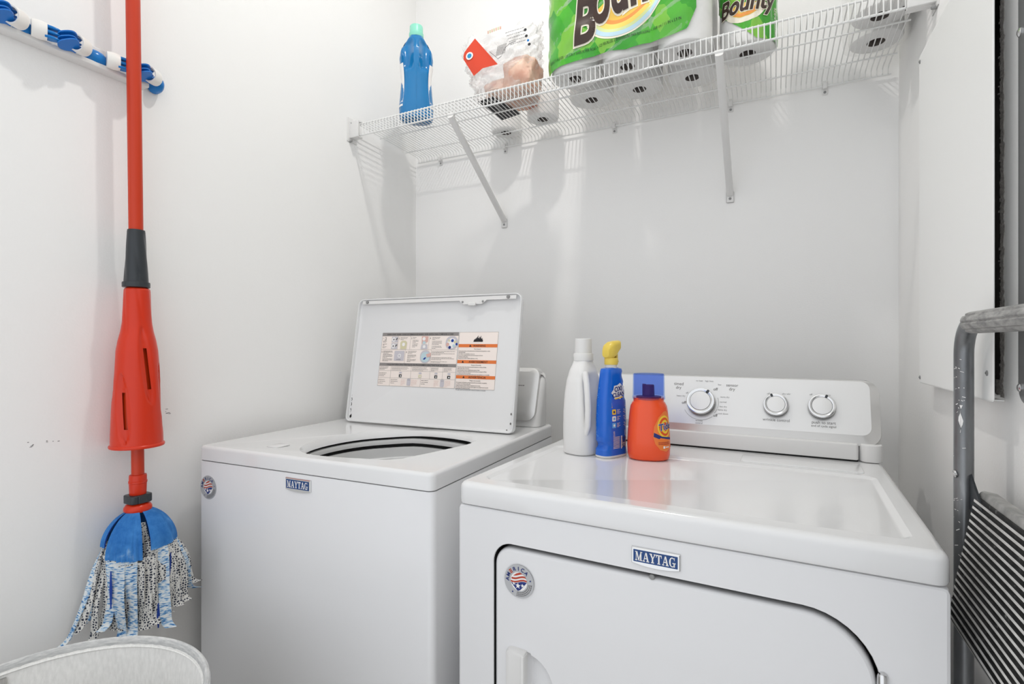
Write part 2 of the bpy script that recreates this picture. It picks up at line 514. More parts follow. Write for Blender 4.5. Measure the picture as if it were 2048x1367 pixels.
# ---------------------------------------------------------------- emblem and sticker drawings (flat, 2D)
def serif_word(b, f, word, h, m, gap=0.06):
    # slab-serif capitals built from small polygons on a unit grid; returns width
    G = {
        'M': (1.12, [[(0.0, 0), (0.34, 0), (0.34, .1), (0.0, .1)], [(0.0, .9), (.3, .9), (.3, 1), (0, 1)], [(.12, .05), (.21, .05), (.21, .95), (.12, .95)],
                     [(.12, 1), (.34, 1), (.62, .12), (.5, .0)], [(.5, 0), (.6, 0), (.94, 1), (.84, 1)], [(.78, 0), (.98, 0), (.98, 1), (.78, 1)],
                     [(.68, 0), (1.1, 0), (1.1, .1), (.68, .1)], [(.82, .9), (1.1, .9), (1.1, 1), (.82, 1)]]),
        'A': (0.98, [[(.1, .05), (.2, .05), (.52, 1), (.42, 1)], [(.4, 1), (.6, 1), (.92, .05), (.68, .05)], [(.24, .3), (.7, .3), (.7, .4), (.24, .4)],
                     [(0, 0), (.34, 0), (.34, .1), (0, .1)], [(.56, 0), (1, 0), (1, .1), (.56, .1)]]),
        'Y': (0.94, [[(.36, .05), (.58, .05), (.58, .5), (.36, .5)], [(.36, .5), (.58, .5), (.3, .95), (.06, .95)], [(.46, .5), (.57, .45), (.88, .95), (.76, .95)],
                     [(.24, 0), (.7, 0), (.7, .1), (.24, .1)], [(0, .9), (.4, .9), (.4, 1), (0, 1)], [(.64, .9), (.96, .9), (.96, 1), (.64, 1)]]),
        'T': (0.84, [[(.31, .05), (.53, .05), (.53, .95), (.31, .95)], [(.2, 0), (.64, 0), (.64, .1), (.2, .1)], [(0, .88), (.84, .88), (.84, 1), (0, 1)],
                     [(0, .68), (.07, .68), (.12, .9), (0, .9)], [(.77, .68), (.84, .68), (.84, .9), (.72, .9)]]),
        'G': (0.98, []),
    }
    x = 0
    for ch in word:
        w, polys = G[ch]
        if ch == 'G':
            n = 14
            for k in range(n):
                a, c = R(52 + 278 * k / n), R(52 + 278 * (k + 1) / n)
                def pt(t, o): 
                    tk = 0.12 + 0.11 * max(0, -cos(t))
                    rx, ry = (.45, .52) if o else (.45 - tk, .52 - 0.1)
                    return (.46 + rx * cos(t), .5 + ry * sin(t))
                b.flat([(p[0] * h + x, p[1] * h) for p in (pt(a, 0), pt(a, 1), pt(c, 1), pt(c, 0))], f, m)
            for p in ([(.66, .0), (.86, .0), (.86, .4), (.66, .4)], [(.5, .36), (.98, .36), (.98, .46), (.5, .46)], [(.74, .68), (.8, .68), (.84, 1), (.76, 1)]):
                b.flat([(u * h + x, v * h) for u, v in p], f, m)
        else:
            for p in polys: b.flat([(u * h + x, v * h) for u, v in p], f, m)
        x += (w + gap) * h
    return x - gap * h

def brand_badge(parent, cx, z, w, h):
    # chrome frame, blue field and serif lettering on the front face (y = 0 plane, facing -y)
    n = 10
    def outl(ins, drop):
        x0, x1 = -w / 2 + ins, w / 2 - ins
        top = [(x1, h / 2 - ins), (x0, h / 2 - ins)]
        bot = [(x0 + (x1 - x0) * k / n, -h / 2 + ins - drop * (1 - (2 * k / n - 1) ** 2)) for k in range(n + 1)]
        return top + bot
    b = B()
    b.loft([[(cx + u, 0.0, z + v) for u, v in outl(0, .004)], [(cx + u, -0.003, z + v) for u, v in outl(0.0002, .004)], [(cx + u, -0.0042, z + v) for u, v in outl(0.0014, .004)]], 0)
    f = lambda u, v: (cx + u, -0.0045, z + v)
    b.flat([(x, y) for x, y in rr(-w / 2 + .0035, w / 2 - .0035, -h / 2 + .0035, h / 2 - .0035, .0004, 1)], f, 1)
    tw = w - 0.013
    lh = h * 0.56
    bt = B(); ww = serif_word(bt, lambda u, v: (u, v, 0), 'MAYTAG', 1, 0)
    q = tw / ww
    serif_word(b, lambda u, v: (cx - tw / 2 + u * q / 1, -0.0048, z - lh / 2 + v * lh), 'MAYTAG', 1, 2)
    return obj('brand_badge', b, [CHROME, BADGE, PAPER], parent, 'blue badge with chrome rim and white serif letters')

def round_sticker(parent, cx, z, r):
    b = B()
    f0 = lambda e: (lambda u, v: (cx + u * r, -e, z + v * r))
    b.loft([[(cx + r * u, 0.0, z + r * v) for u, v in circ(0, 0, 1, 40)], [(cx + r * u, -0.0005, z + r * v) for u, v in circ(0, 0, 1, 40)]], 0)
    f = f0(0.0008)
    b.flat(circ(0, 0, .56, 32), f, 1)
    g = f0(0.0011)
    # wavy red stripes in the upper half of the globe, navy lower part
    def band(y0, y1, m):
        pts = []
        n = 10
        def edge(y):
            xs = math.sqrt(max(0.0, .55 ** 2 - y * y))
            return [(-xs + 2 * xs * k / n, y) for k in range(n + 1)]
        lo_, hi_ = edge(y0), edge(y1)
        def warp(p): 
            q = (p[0], p[1] + 0.10 * sin(p[0] * 4.2))
            L = math.hypot(*q)
            return q if L <= .56 else (q[0] * .56 / L, q[1] * .56 / L)
        for k in range(n):
            b.flat([warp(lo_[k]), warp(lo_[k + 1]), warp(hi_[k + 1]), warp(hi_[k])], g, m)
    band(.40, .53, 2); band(.18, .29, 2); band(-.02, .08, 2); band(-.54, -.05, 3)
    h = f0(0.0014)
    def star(x, y, q):
        pts = [(x + q * (1 if k % 2 == 0 else .42) * sin(2 * PI * k / 10), y + q * (1 if k % 2 == 0 else .42) * cos(2 * PI * k / 10)) for k in range(10)]
        for k in range(10): b.flat([(x, y), pts[(k + 1) % 10], pts[k]], h, 1)
    star(-.05, -.26, .19); star(.26, -.2, .13); star(-.33, -.17, .11)
    for k, ch in enumerate('AMERICA'):
        a = R(178 - k * 21.5)
        px_, py_ = .70 * cos(a), .70 * sin(a)
        if ch == 'E':
            for q in (-1, 0, 1):
                cx_, cy_ = (.77 + q * .095) * cos(a), (.77 + q * .095) * sin(a)
                t = (sin(a), -cos(a)); nn = (cos(a), sin(a))
                b.flat([(cx_ + t[0] * s_ * .085 + nn[0] * e_ * .03, cy_ + t[1] * s_ * .085 + nn[1] * e_ * .03) for s_, e_ in ((-1, -1), (1, -1), (1, 1), (-1, 1))], h, 2)
            continue
        b.text(ch, .33, lambda x, y: h(x, y), 3, bold=.012, ox=.66 * cos(a), oy=.66 * sin(a), rot=a - PI / 2)
    for (x, y) in ((-.42, -.68), (.78, .18)): b.flat(circ(x, y, .045, 8), h, 3)
    for rad in (.66, .76, .86):          # tiny unreadable lines of print along the lower rim
        a = R(-100)
        while a < R(-8):
            L = random.uniform(.05, .12)
            b.flat([((rad + e) * cos(q), (rad + e) * sin(q)) for e, q in ((-.022, a), (.022, a), (.022, a + L), (-.022, a + L))], h, 4)
            a += L + .045
    return obj('round_sticker', b, [STKR, PAPER, REDI, NAVY, INKG], parent, 'silver round sticker with flag emblem and word AMERICA', sharp=8)

# ---------------------------------------------------------------- washer
def washer():
    t = thing('washing_machine', 'white top-loading washing machine with its lid open, left of the dryer', 'washing machine', (-1.30, 0.824, 0), 2.24)
    w, d, zs, zt = 0.699, 0.695, 0.8847, 0.921
    cb = B().loft([[(x, y, z) for x, y in rr(q, w - q, q, d - q, .014 - q, 5)] for q, z in ((.003, .02), (.001, .0208), (0, .023), (0, zs - .004), (.001, zs - .0018), (.003, zs - .0012), (.012, zs - .0012))], 0, True, False)
    obj('cabinet', cb, ENAMEL2, t)
    b = B()
    for x in (0.05, w - 0.05):
        for y in (0.05, d - 0.05): b.lathe([(0.02, 0), (0.02, 0.03)], 12, c=(x, y, 0))
    obj('levelling_foot', b, DGREY, t, kind='stuff')
    # top deck: skirt + rounded edge + rim sloping into the tub opening
    cont = [(.5463, .0753, .917), (.5719, .1614, .917), (.5924, .2407, .917), (.606, .300, .917), (.600, .348, .916), (.580, .374, .915), (.5559, .391, .914), (.49, .412, .913), (.4012, .420, .911), (.345, .412, .908),
            (.300, .385, .906), (.250, .345, .904), (.222, .295, .903), (.212, .24, .903), (.216, .185, .904), (.240, .120, .907), (.277, .075, .910), (.318, .050, .914), (.3666, .0440, .916), (.42, .050, .917), (.48, .0620, .917)]
    # smooth the contour a little (corner cutting) but keep the front point
    def chaikin(p):
        o = []
        n = len(p)
        for k in range(n):
            a, c = V(p[k]), V(p[(k + 1) % n])
            o += [tuple(a.lerp(c, .25)), tuple(a.lerp(c, .75))]
        return o
    cont = chaikin(cont)
    cx, cy = .41, .235
    rim = [(cx + (x - cx) * 1.05, cy + (y - cy) * 1.05, 0.9205 if z > .912 else 0.9205 - (.912 - z) * .5) for x, y, z in cont]
    b = B()
    rings = []
    k = 5
    e = 0.008
    for ins, z in [(0.002, zs), (0.0, zs + 0.0015)] + [(e * (1 - cos(PI / 2 * q / k)), zt - e * (1 - sin(PI / 2 * q / k))) for q in range(k + 1)]:
        rings.append([(x, y, z) for x, y in rr(ins, w - ins, ins - 0.001, d - ins, 0.016 - ins, 6)])
    b.loft(rings, 0, False, False)
    b.holed(rings[-1], [rim], 0)
    b.loft([list(reversed(rim)), list(reversed(cont)), [(cx + (x - cx) * .992, cy + (y - cy) * .992, z - 0.006) for x, y, z in reversed(cont)]], 0, False, False)
    top = obj('top_deck', b, ENAMEL, t, sharp=50)
    def sc(q, dz): return [(cx + (x - cx) * q, cy + (y - cy) * q, min(z, .909) + dz) for x, y, z in reversed(cont)]
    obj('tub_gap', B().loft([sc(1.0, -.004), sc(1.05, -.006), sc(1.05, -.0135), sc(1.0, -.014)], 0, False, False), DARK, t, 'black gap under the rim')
    obj('tub_ring', B().loft([sc(1.04, -.0125), sc(.998, -.0135), sc(.992, -.0185), sc(.996, -.0265), sc(1.04, -.0275)], 0, False, False), TUB, t, 'pale tub ring')
    obj('tub_seal', B().loft([sc(1.035, -.027), sc(1.05, -.028), sc(1.05, -.038), sc(1.0, -.0385)], 0, False, False), DARK, t, 'black seal line')
    b = B()
    b.loft([sc(1.04, -.0372), sc(.990, -.038), sc(.982, -.064), sc(.95, -.067), sc(.945, -.071)], 0, False, False)
    b.loft([sc(.945, -.071), sc(.96, -.075), sc(.96, -.30)], 1, False, False)
    b.loft([sc(.96, -.299), sc(.5, -.31)], 1, False, True)
    obj('wash_basket', b, [TUB, BASK], t, 'pale balance ring over grey metal basket')
    # dispenser recess mark near the front left
    obj('dispenser_mark', B().rbox(.165, .205, .060, .105, .9195, .9214, .008, .0004), ENAMEL, t)
    # console
    hb = B()
    rg = []
    for q_, z in ((.004, .919), (0, .923), (0, .945), (0, .97), (0, 1.0), (0, 1.03), (0, 1.055), (.002, 1.068), (.007, 1.078), (.016, 1.084)):
        yf_ = .604 + .055 * max(0, z - .94) / .16 + (.006 if z > .94 else 0)
        rg.append([(x, y, z) for x, y in rr(.02 + q_, .684 - q_, yf_ + q_, .69 - q_, .02, 6)])
    hb.loft(rg, 0)
    obj('console_housing', hb, PLASW, t)
    con = B()
    ring = lambda y0, y1, z0, z1, x0, x1: [(x, (y0 + (y1 - y0) * (z - z0) / (z1 - z0)), z) for x, z in rr(x0, x1, z0, z1, .022, 5)]
    A = [(x, .597 + .055 * (z - .94) / .16, z) for x, z in rr(.04, .672, .942, 1.10, .026, 6)]
    A2 = [(x, y + .030, z) for x, y, z in A]
    Bq = [(x, .591 + .055 * (z - .94) / .16, z + .001) for x, z in rr(.058, .655, .962, 1.088, .018, 6)]
    con.loft([A2, A, Bq], 0, True, True)
    pn = obj('console_panel', con, STEEL, t, 'silver control panel', sharp=20)
    b = B()
    ff = lambda u, v: (u, .5905 + .055 * (v - .94) / .16, v)
    for k in range(5): b.flat([(.60 + k * .006, 1.045), (.604 + k * .006, 1.045), (.604 + k * .006, 1.048), (.60 + k * .006, 1.048)], ff)
    obj('console_print', b, INKG, pn)
    # lid: local x, s (up the lid), h (towards the viewer)
    ang = math.atan2(.068, .4024)
    def L(x, s_, h): return (x, .462 + s_ * sin(ang) - h * cos(ang), .9235 + s_ * cos(ang) + h * sin(ang))
    b = B()
    o0 = rr(.060, .664, .0, .409, [.016, .022, .022, .016], 6)
    def ins(q): return rr(.060 + q, .664 - q, .0 + q, .409 - q, [max(.016 - q, .002), max(.022 - q, .002), max(.022 - q, .002), max(.016 - q, .002)], 6)
    prof = [(.006, -.020), (.0015, -.0185), (0, -.014), (0, .002), (.001, .0035), (.003, .0035), (.004, .002), (.005, -.006), (.010, -.009)]
    b.loft([[L(x, s_, h) for x, s_ in ins(q)] for q, h in prof], 0, True, True)
    lid = obj('lid', b, ENAMEL, t, 'open white lid leaning back', sharp=40)
    IN = -.009
    b = B()      # folded top flange with latch strike
    fl = [(.078, .402), (.078, .391), (.455, .391), (.462, .383), (.470, .379), (.532, .379), (.540, .383), (.548, .391), (.646, .391), (.646, .402)]
    b.prism(fl, lambda u, v, h: L(u, v, IN + .0095 + h), .0025)
    b.rbox(.486, .516, .374, .384, 0, .004, .003, .001)
    nv = len(b.v) - 0
    tmp = B(); tmp.rbox(.488, .514, .3735, .384, 0, .006, .003, .0015)
    b2 = B().prism(fl, lambda u, v, h: L(u, v, IN + .0095 + h), .0025)
    b2.add([L(x, y, IN + .0115 + z) for x, y, z in tmp.v], tmp.f)
    obj('lid_flange', b2, PLASW, lid)
    for (x, s_) in ((.0984, .4035), (.6206, .4035)):
        q = B().lathe([(.0055, 0), (.0055, .003), (.004, .0045)], 14)
        obj('bumper', B().add([L(x + a, s_ - .006 + c, IN + .012 + h) for a, c, h in q.v], q.f), GREYP, lid, 'grey rubber bumper')
    for (x, s_) in ((.4665, .3865), (.5365, .3865)):
        q = B().lathe([(.0035, 0), (.0035, .001), (.002, .0016)], 10)
        obj('screw', B().add([L(x + a, s_ + c, IN + .012 + h) for a, c, h in q.v], q.f), GREYP, lid)
    for (x, s_) in ((.652, .055), (.652, .028), (.640, .008)):
        q = B().lathe([(.0022, 0), (.0022, .0008)], 8)
        obj('rivet_hole', B().add([L(x + a, s_ + c * 1.6, .0005 + h - (.009 if x < .65 else 0.0055)) for a, c, h in q.v], q.f), INKG, lid)
    # rust chipping on the lower left return
    b = B()
    for k in range(26):
        s_ = .012 + .075 * k / 26; x = .066 + random.uniform(-.001, .0025) + .0015 * sin(k)
        q = random.uniform(.001, .0028)
        b.prism([(x, s_), (x + q, s_), (x + q * .8, s_ + q * 1.7), (x, s_ + q * 1.5)], lambda u, v, h: L(u, v, -.0083 + h), .0006)
    b.prism([(.066, .008), (.075, .014), (.074, .024), (.068, .018)], lambda u, v, h: L(u, v, -.0083 + h), .0007)
    obj('rust_chip', b, CAV, lid, 'dark rusted chipped edge')
    # instruction sheet
    LB = lambda u, v: L(u, v, IN + .0006)
    LC = lambda u, v: L(u, v, IN + .0009)
    LD = lambda u, v: L(u, v, IN + .0012)
    b = B()
    mats = [LBL, INK, LBLG, INKG, LBLO, LBLY, LBLB, LBLP, LBLT, PAPER, NAVY, MOPD]
    x0, x1, s0, s1 = .1667, .4563, .121, .2945
    b.prism(rr(x0, x1, s0, s1, .002, 3), lambda u, v, h: L(u, v, IN + h), .0005, 0)
    def rect(a, c, e, g, m, f=LC): b.flat([(a, e), (c, e), (c, g), (a, g)], f, m)
    def frame(a, c, e, g, m=3, w=.0005):
        rect(a, c, e, e + w, m); rect(a, c, g - w, g, m); rect(a, a + w, e, g, m); rect(c - w, c, e, g, m)
    frame(x0, x1, s0, s1)
    rect(x0, x1, .2835, s1, 2)
    b.text('QUICK START GUIDE / GUIDE DE DÉMARRAGE RAPIDE / GUÍA RÁPIDA PARA COMENZAR A USAR', .0062, LD, 1, bold=.01, ox=(x0 + x1) / 2, oy=.2867, sx=.93)
    rect(x0, x1, .1855, .1955, 2)
    b.text('CYCLE FEATURES/CARACTÉRISTIQUES DES PROGRAMMES/CARACTERÍSTICAS DE CICLOS', .0062, LD, 1, bold=.01, ox=(x0 + x1) / 2, oy=.1883, sx=.93)
    rect(x0, x1, .239, .2395, 3)
    for xx in (.231, .279, .350): rect(xx, xx + .0005, .2395, .2835, 3)
    for xx in (.264, .362): rect(xx, xx + .0005, .1955, .239, 3)
    for s_ in (.170, .147): rect(x0, x1, s_, s_ + .0005, 3)
    for xx in (.2145, .2925, .364, .410): rect(xx, xx + .0005, .147, .1855, 3)
    for xx in (.2145, .3315): rect(xx, xx + .0005, s0, .147, 3)
    def para(a, top, wid, n, m=3, lh=.0034, hh=.0011):
        for k in range(n):
            u = a; end = a + wid * (1 if k < n - 1 else random.uniform(.4, .8)) * random.uniform(.82, 1)
            while u < end:
                q = random.uniform(.002, .007)
                rect(u, min(u + q, end), top - k * lh - hh, top - k * lh, m); u += q + .0011
    for k, (a, s_) in enumerate(((.1695, .279), (.2335, .279), (.2815, .279), (.3525, .279), (.1695, .2345), (.2665, .2345))):
        b.text(str(k + 1), .0085, LD, 3, align='LEFT', ox=a, oy=s_ - .006)
    para(.1715, .2675, .017, 2, 1); para(.1715, .2575, .018, 2, 1); para(.1715, .249, .018, 2, 1)
    para(.2405, .279, .03, 3, 3); para(.2885, .279, .016, 2, 3); para(.2885, .270, .026, 3, 3); para(.2885, .2585, .022, 4, 3)
    para(.362, .279, .03, 3, 3); para(.362, .267, .038, 4, 3); para(.362, .251, .038, 3, 3)
    para(.1765, .2345, .042, 3, 1); para(.1765, .2235, .042, 4, 1); para(.1765, .209, .04, 3, 1)
    para(.2735, .2345, .034, 3, 3); para(.2735, .2225, .034, 4, 3); para(.2735, .208, .034, 3, 3)
    para(.3645, .2345, .086, 2, 3); para(.3645, .2275, .084, 2, 3); para(.3645, .2155, .084, 3, 3); para(.3645, .2025, .07, 2, 3)
    # little drawings: knobs, machine, hand and tub
    def disc(x, y, r, m, f=LC, n=14, q=1.0): b.flat([(x + (u - x), y + (v - y) * q) for u, v in circ(x, y, r, n)], f, m)
    for yy in (.272, .2505):
        rect(.206, .230, yy - .0095, yy + .0095, 8); disc(.2145, yy, .0075, 9, LD); disc(.2145, yy, .004, 8, lambda u, v: L(u, v, IN + .0015)); disc(.2145, yy, .0018, 1, lambda u, v: L(u, v, IN + .0018))
        b.flat([(.221, yy + .001), (.229, yy + .007), (.2295, yy + .002), (.222, yy - .003)], LD, 3)
    b.flat(rr(.178, .184, .270, .280, .002, 2), LD, 3); b.flat(rr(.1792, .1828, .2712, .2788, .001, 2), lambda u, v: L(u, v, IN + .0015), 0)
    b.flat([(.2425, .2405), (.266, .2405), (.2675, .262), (.262, .268), (.2465, .268), (.241, .262)], LD, 5)
    disc(.2545, .256, .006, 9, lambda u, v: L(u, v, IN + .0015))
    b.flat([(.3235, .258), (.346, .264), (.347, .282), (.322, .282)], LD, 7); disc(.331, .274, .006, 9, lambda u, v: L(u, v, IN + .0015))
    rect(.327, .338, .258, .266, 6, lambda u, v: L(u, v, IN + .0016))
    b.flat([(.321, .241), (.347, .241), (.345, .256), (.323, .256)], LD, 8); disc(.334, .249, .005, 9, lambda u, v: L(u, v, IN + .0015))
    b.flat(rr(.412, .455, .2405, .282, .018, 6), LD, 8); disc(.434, .260, .016, 9, lambda u, v: L(u, v, IN + .0015), 16)
    for (x, y, r, m) in ((.420, .256, .006, 7), (.424, .268, .004, 5), (.436, .268, .005, 11), (.446, .264, .005, 5), (.428, .247, .005, 10), (.442, .252, .005, 6), (.4515, .257, .004, 11)): disc(x, y, r, m, lambda u, v: L(u, v, IN + .0018), 9)
    b.flat(rr(.222, .261, .203, .235, .002, 2), LD, 8); disc(.2425, .219, .0065, 9, lambda u, v: L(u, v, IN + .0015)); disc(.2425, .219, .004, 8, lambda u, v: L(u, v, IN + .0018))
    rect(.231, .249, .2065, .2075, 3, lambda u, v: L(u, v, IN + .0018))
    b.flat(rr(.322, .361, .1965, .2375, .017, 6), LD, 8); b.flat(rr(.326, .357, .200, .232, .014, 6), lambda u, v: L(u, v, IN + .0015), 6)
    b.flat([(.344, .225), (.3615, .229), (.3615, .218), (.349, .214)], lambda u, v: L(u, v, IN + .0018), 7)
    b.flat([(.334, .209), (.341, .215), (.346, .214), (.340, .207)], lambda u, v: L(u, v, IN + .002), 11)
    para(.169, .1825, .036, 3, 1, .0038); para(.169, .163, .03, 3, 1, .0048); para(.169, .141, .03, 3, 1, .0055)
    for (a, w_) in ((.218, .07), (.297, .064), (.3675, .03), (.4135, .03)): para(a, .1825, w_, 4, 3, .0031, .0009)
    for (x, m) in ((.2535, 1), (.3285, 5), (.387, 1), (.4335, 1)):
        b.flat([(x - .005, .150), (x + .005, .150), (x + .0055, .159), (x - .0055, .159)], LD, m); disc(x, .1645, .006, 8, LD, 10, .5)
        disc(x + .001, .154, .0025, 9, lambda u, v: L(u, v, IN + .0015), 8)
    for (x, a) in ((.288, .218), (.4115, .335)):
        b.flat(rr(x - .007, x + .007, .124, .143, .003, 3), LD, 8); disc(x, .144, .0075, 8, LD, 10, .4)
        para(a, .1425, .028, 3, 1, .0055); para(x - .030, .1425, .018, 5, 7, .004, .0009); para(x + .010, .1425, .022, 5, 7, .004, .0009)
    obj('instruction_label', b, mats, lid, 'printed quick start sheet in grey and cream')
    # warning sheet
    b = B()
    x0, x1, s0, s1 = .4585, .5915, .121, .2945
    b.prism(rr(x0, x1, s0, s1, .002, 3), lambda u, v, h: L(u, v, IN + h), .0005, 0)
    frame(x0, x1, s0, s1)
    cxw = (x0 + x1) / 2
    for k in range(6):          # flames
        x = cxw - .012 + k * .0048; hh = (.010, .014, .020, .016, .019, .012)[k]
        b.flat([(x - .004, .2645), (x + .0045, .2645), (x + .004, .2645 + hh * .5), (x + .0018, .2645 + hh * .62), (x + .003, .2645 + hh), (x - .001, .2645 + hh * .7), (x - .0025, .2645 + hh * .45)], LD, 1)
    wtxt = [('WARNING', .2475, .2575, 'Fire Hazard', ['Never place items in the washer that are dampened with gasoline or other', 'flammable fluids.', 'No washer can completely remove oil.', 'Do not dry anything that has ever had any type of oil on it', '(including cooking oils).', 'Doing so can result in death, explosion, or fire.']),
            ('AVERTISSEMENT', .1985, .2085, "Risque d'incendie", ["Ne jamais mettre des articles humectés d'essence ou d'autres fluides", 'inflammables dans la laveuse.', "Aucune laveuse ne peut complètement enlever l'huile.", "Ne pas faire sécher des articles qui ont été salis par tout genre d'huile", '(y compris les huiles de cuisson).', 'Le non-respect de ces instructions peut causer une explosion ou un incendie.']),
            ('ADVERTENCIA', .152, .162, 'Peligro de incendio', ['No coloque en la lavadora artículos que estén humedecidos con gasolina', 'o cualquier otro líquido inflamable.', 'Ninguna lavadora puede eliminar completamente el aceite.', 'No seque ningún artículo que haya tenido alguna vez cualquier tipo de aceite', '(incluyendo los aceites de cocina).', 'No seguir estas instrucciones puede ocasionar la muerte o un incendio.'])]
    for (wd, a, c, sub, lines) in wtxt:
        rect(x0 + .0006, x1 - .0006, a, c, 4)
        b.text(wd, .0088, LD, 1, bold=.012, ox=cxw + .006, oy=a + .0018)
        tw = .0036 * len(wd)
        b.flat([(cxw - tw - .004, a + .0018), (cxw - tw + .004, a + .0018), (cxw - tw, a + .0085)], LD, 1)
        b.text(sub, .0048, LD, 1, ox=cxw, oy=a - .0068)
        for k, ln in enumerate(lines): b.text(ln, .0041, LD, 1, align='LEFT', bold=.008, ox=x0 + .003, oy=a - .0126 - k * .0045, sx=.86)
    obj('warning_label', b, mats, lid, 'white and orange fire warning sheet')
    brand_badge(t, .3418, .860, .076, .027)
    round_sticker(t, .0372, .8187, .0295)
    return t
washer()

# ---------------------------------------------------------------- dryer
def dryer():
    t = thing('clothes_dryer', 'white front-loading clothes dryer with three knobs, right of the washing machine', 'dryer', (-0.538, 0.8449, 0), -1.66)
    w, d, zs, zt = .7366, .70, .8756, .917
    dx0, dx1, dz0, dz1 = .0765, .6655, .33, .8165
    rd = [.09, .092, .038, .06]
    b = B()
    body = rr(0, w, 0, d, .012, 4)
    # shell with an open front: sides, back, bottom
    rings = [[(x, y, z) for x, y in rr(0, w, .004, d, .008, 4)] for z in (.02, zs - .0015)]
    door_o = rr(dx0, dx1, dz0, dz1, rd, 10)
    front = [(x, z) for x, z in rr(0.005, w - .005, .025, zs - .0055, .004, 2)]
    fedge = [(x, z) for x, z in rr(0.0, w, .02, zs - .0015, .008, 2)]
    b.loft([[(x, .70, z) for x, z in reversed(fedge)], [(x, .006, z) for x, z in reversed(fedge)], [(x, .0015, z) for x, z in reversed(rr(.0015, w - .0015, .0215, zs - .003, .007, 2))], [(x, 0, z) for x, z in reversed(front)]], 0, True, False)
    b.holed([(x, 0, z) for x, z in front], [[(x, 0, z) for x, z in door_o]], 0)
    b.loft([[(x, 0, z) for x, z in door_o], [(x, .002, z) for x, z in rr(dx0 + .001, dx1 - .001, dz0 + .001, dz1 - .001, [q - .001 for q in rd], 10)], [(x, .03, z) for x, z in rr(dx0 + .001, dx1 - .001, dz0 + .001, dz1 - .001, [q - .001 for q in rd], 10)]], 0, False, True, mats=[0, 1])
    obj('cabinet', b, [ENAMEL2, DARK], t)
    q = B()
    for x in (0.05, w - 0.05):
        for y in (0.05, d - 0.05): q.lathe([(0.02, 0), (0.02, 0.03)], 12, c=(x, y, 0))
    obj('levelling_foot', q, DGREY, t, kind='stuff')
    # top
    b = B(); k = 6; e = .012; rings = []
    for ins, z in [(.006, zs), (.001, zs + .0008), (0, zs + .004)] + [(e * (1 - cos(PI / 2 * j / k)), zt - e * (1 - sin(PI / 2 * j / k))) for j in range(k + 1)]:
        rings.append([(x, y, z) for x, y in rr(ins, w - ins, ins - .004, d - ins, .018 - ins * .6, 6)])
    b.loft(rings, 0, True, False)
    rec = [rr(.030 + q_, .706 - q_, .036 + q_, .412 - q_, .022 - q_, 6) for q_ in (0, .003, .008, .011)]
    b.holed(rings[-1], [[(x, y, zt) for x, y in rec[0]]], 0)
    b.loft([[(x, y, z) for x, y in r_] for r_, z in zip(rec, (zt, zt - .0008, zt - .0035, zt - .004))], 0, False, True)
    obj('top_panel', b, ENAMEL, t, sharp=45)
    obj('lint_screen_cover', B().rbox(.459, .690, .430, .505, zt - .0008, zt + .0016, .006, .0012), ENAMEL, t)
    b = B()
    ff = lambda u, v: (u, v, zt + .0018)
    # door
    b = B()
    g = .004
    def dr(q_): return rr(dx0 + .0022 + q_, dx1 - g - q_, dz0 + g + q_, dz1 - .0085 - q_, [max(r_ - g - q_, .003) for r_ in rd], 10)
    scoop = [(.144, .6295), (.152, .629)] + [(.142 + .054 * cos(R(a)), .572 + .055 * sin(R(a))) for a in range(78, -86, -12)] + [(.144, .513)]
    prof = [(0, .022), (0, .010), (.0012, .006), (.0035, .0035), (.0065, .0025)]
    b.loft([[(x, y, z) for x, z in dr(q_)] for q_, y in prof], 0, True, False)
    b.holed([(x, .0025, z) for x, z in dr(.0065)], [[(x, .0025, z) for x, z in scoop]], 0)
    scx, scz = .155, .572
    b.loft([[(scx + (x - scx) * q_, y, scz + (z - scz) * q_) for x, z in reversed(scoop)] for q_, y in ((1, .0025), (.975, .0032), (.93, .008), (.8, .014), (.55, .017))], 0, False, True)
    door = obj('door', b, ENAMEL2, t, sharp=40)
    b = B()
    hr = rr(.1045, .1455, .44, .632, [.003, .003, .012, .012], 6)
    def hin(q_): return rr(.1045 + q_, .1455, .44 + q_, .632 - q_, [.003, .003, max(.012 - q_, .002), max(.012 - q_, .002)], 6)
    b.loft([[(x, y - (.006 if x > .135 else 0) * (1 if y < 0 else 0), z) for x, z in hin(q_)] for q_, y in ((0, .004), (.0008, -.003), (.003, -.0065), (.006, -.0075))], 0, True, True)
    b.rbox(.1385, .1465, -.0135, .004, .44, .6285, .003, .002)
    obj('handle', b, PLASW, door, 'white moulded pull')
    b = B()
    b.lathe([(.0045, 0), (.0045, .001), (.0035, .0022), (.0015, .0024)], 14)
    b.xf(M.Translation((.3661, .0035, .8105)) @ M.Rotation(R(-90), 4, 'X').inverted() if False else M.Translation((.3661, .0035, .8095)) @ M.Rotation(R(90), 4, 'X'))
    obj('screw', b, GREYP, door)
    b = B()
    b.tube([(.6655, -.001, z) for z in (.69, .735, .745, .7485, .7505)], [.0065, .0065, .0062, .005, .002], 12)
    b.tube([(.6655, -.001, .700), (.6655, -.001, .724)], .0072, 12)
    obj('hinge', b, CHROME, t, 'metal hinge knuckle')
    round_sticker(door, .1303, .7526, .0295)
    brand_badge(t, .3727, .8418, .0757, .026)
    # ---- console
    hs = B()
    rg = []
    for q_, z in ((.003, .915), (0, .918), (0, .955), (0, .98), (0, 1.01), (0, 1.04), (0, 1.065), (.002, 1.076), (.008, 1.085), (.02, 1.090)):
        yf_ = .560 + .40 * max(0, z - .955) + (.012 if z > .955 else 0)
        rg.append([(x, y, z) for x, y in rr(q_, w - q_, yf_ + q_, .70 - q_, .025, 6)])
    hs.loft(rg, 0)
    obj('console_housing', hs, PLASW, t)
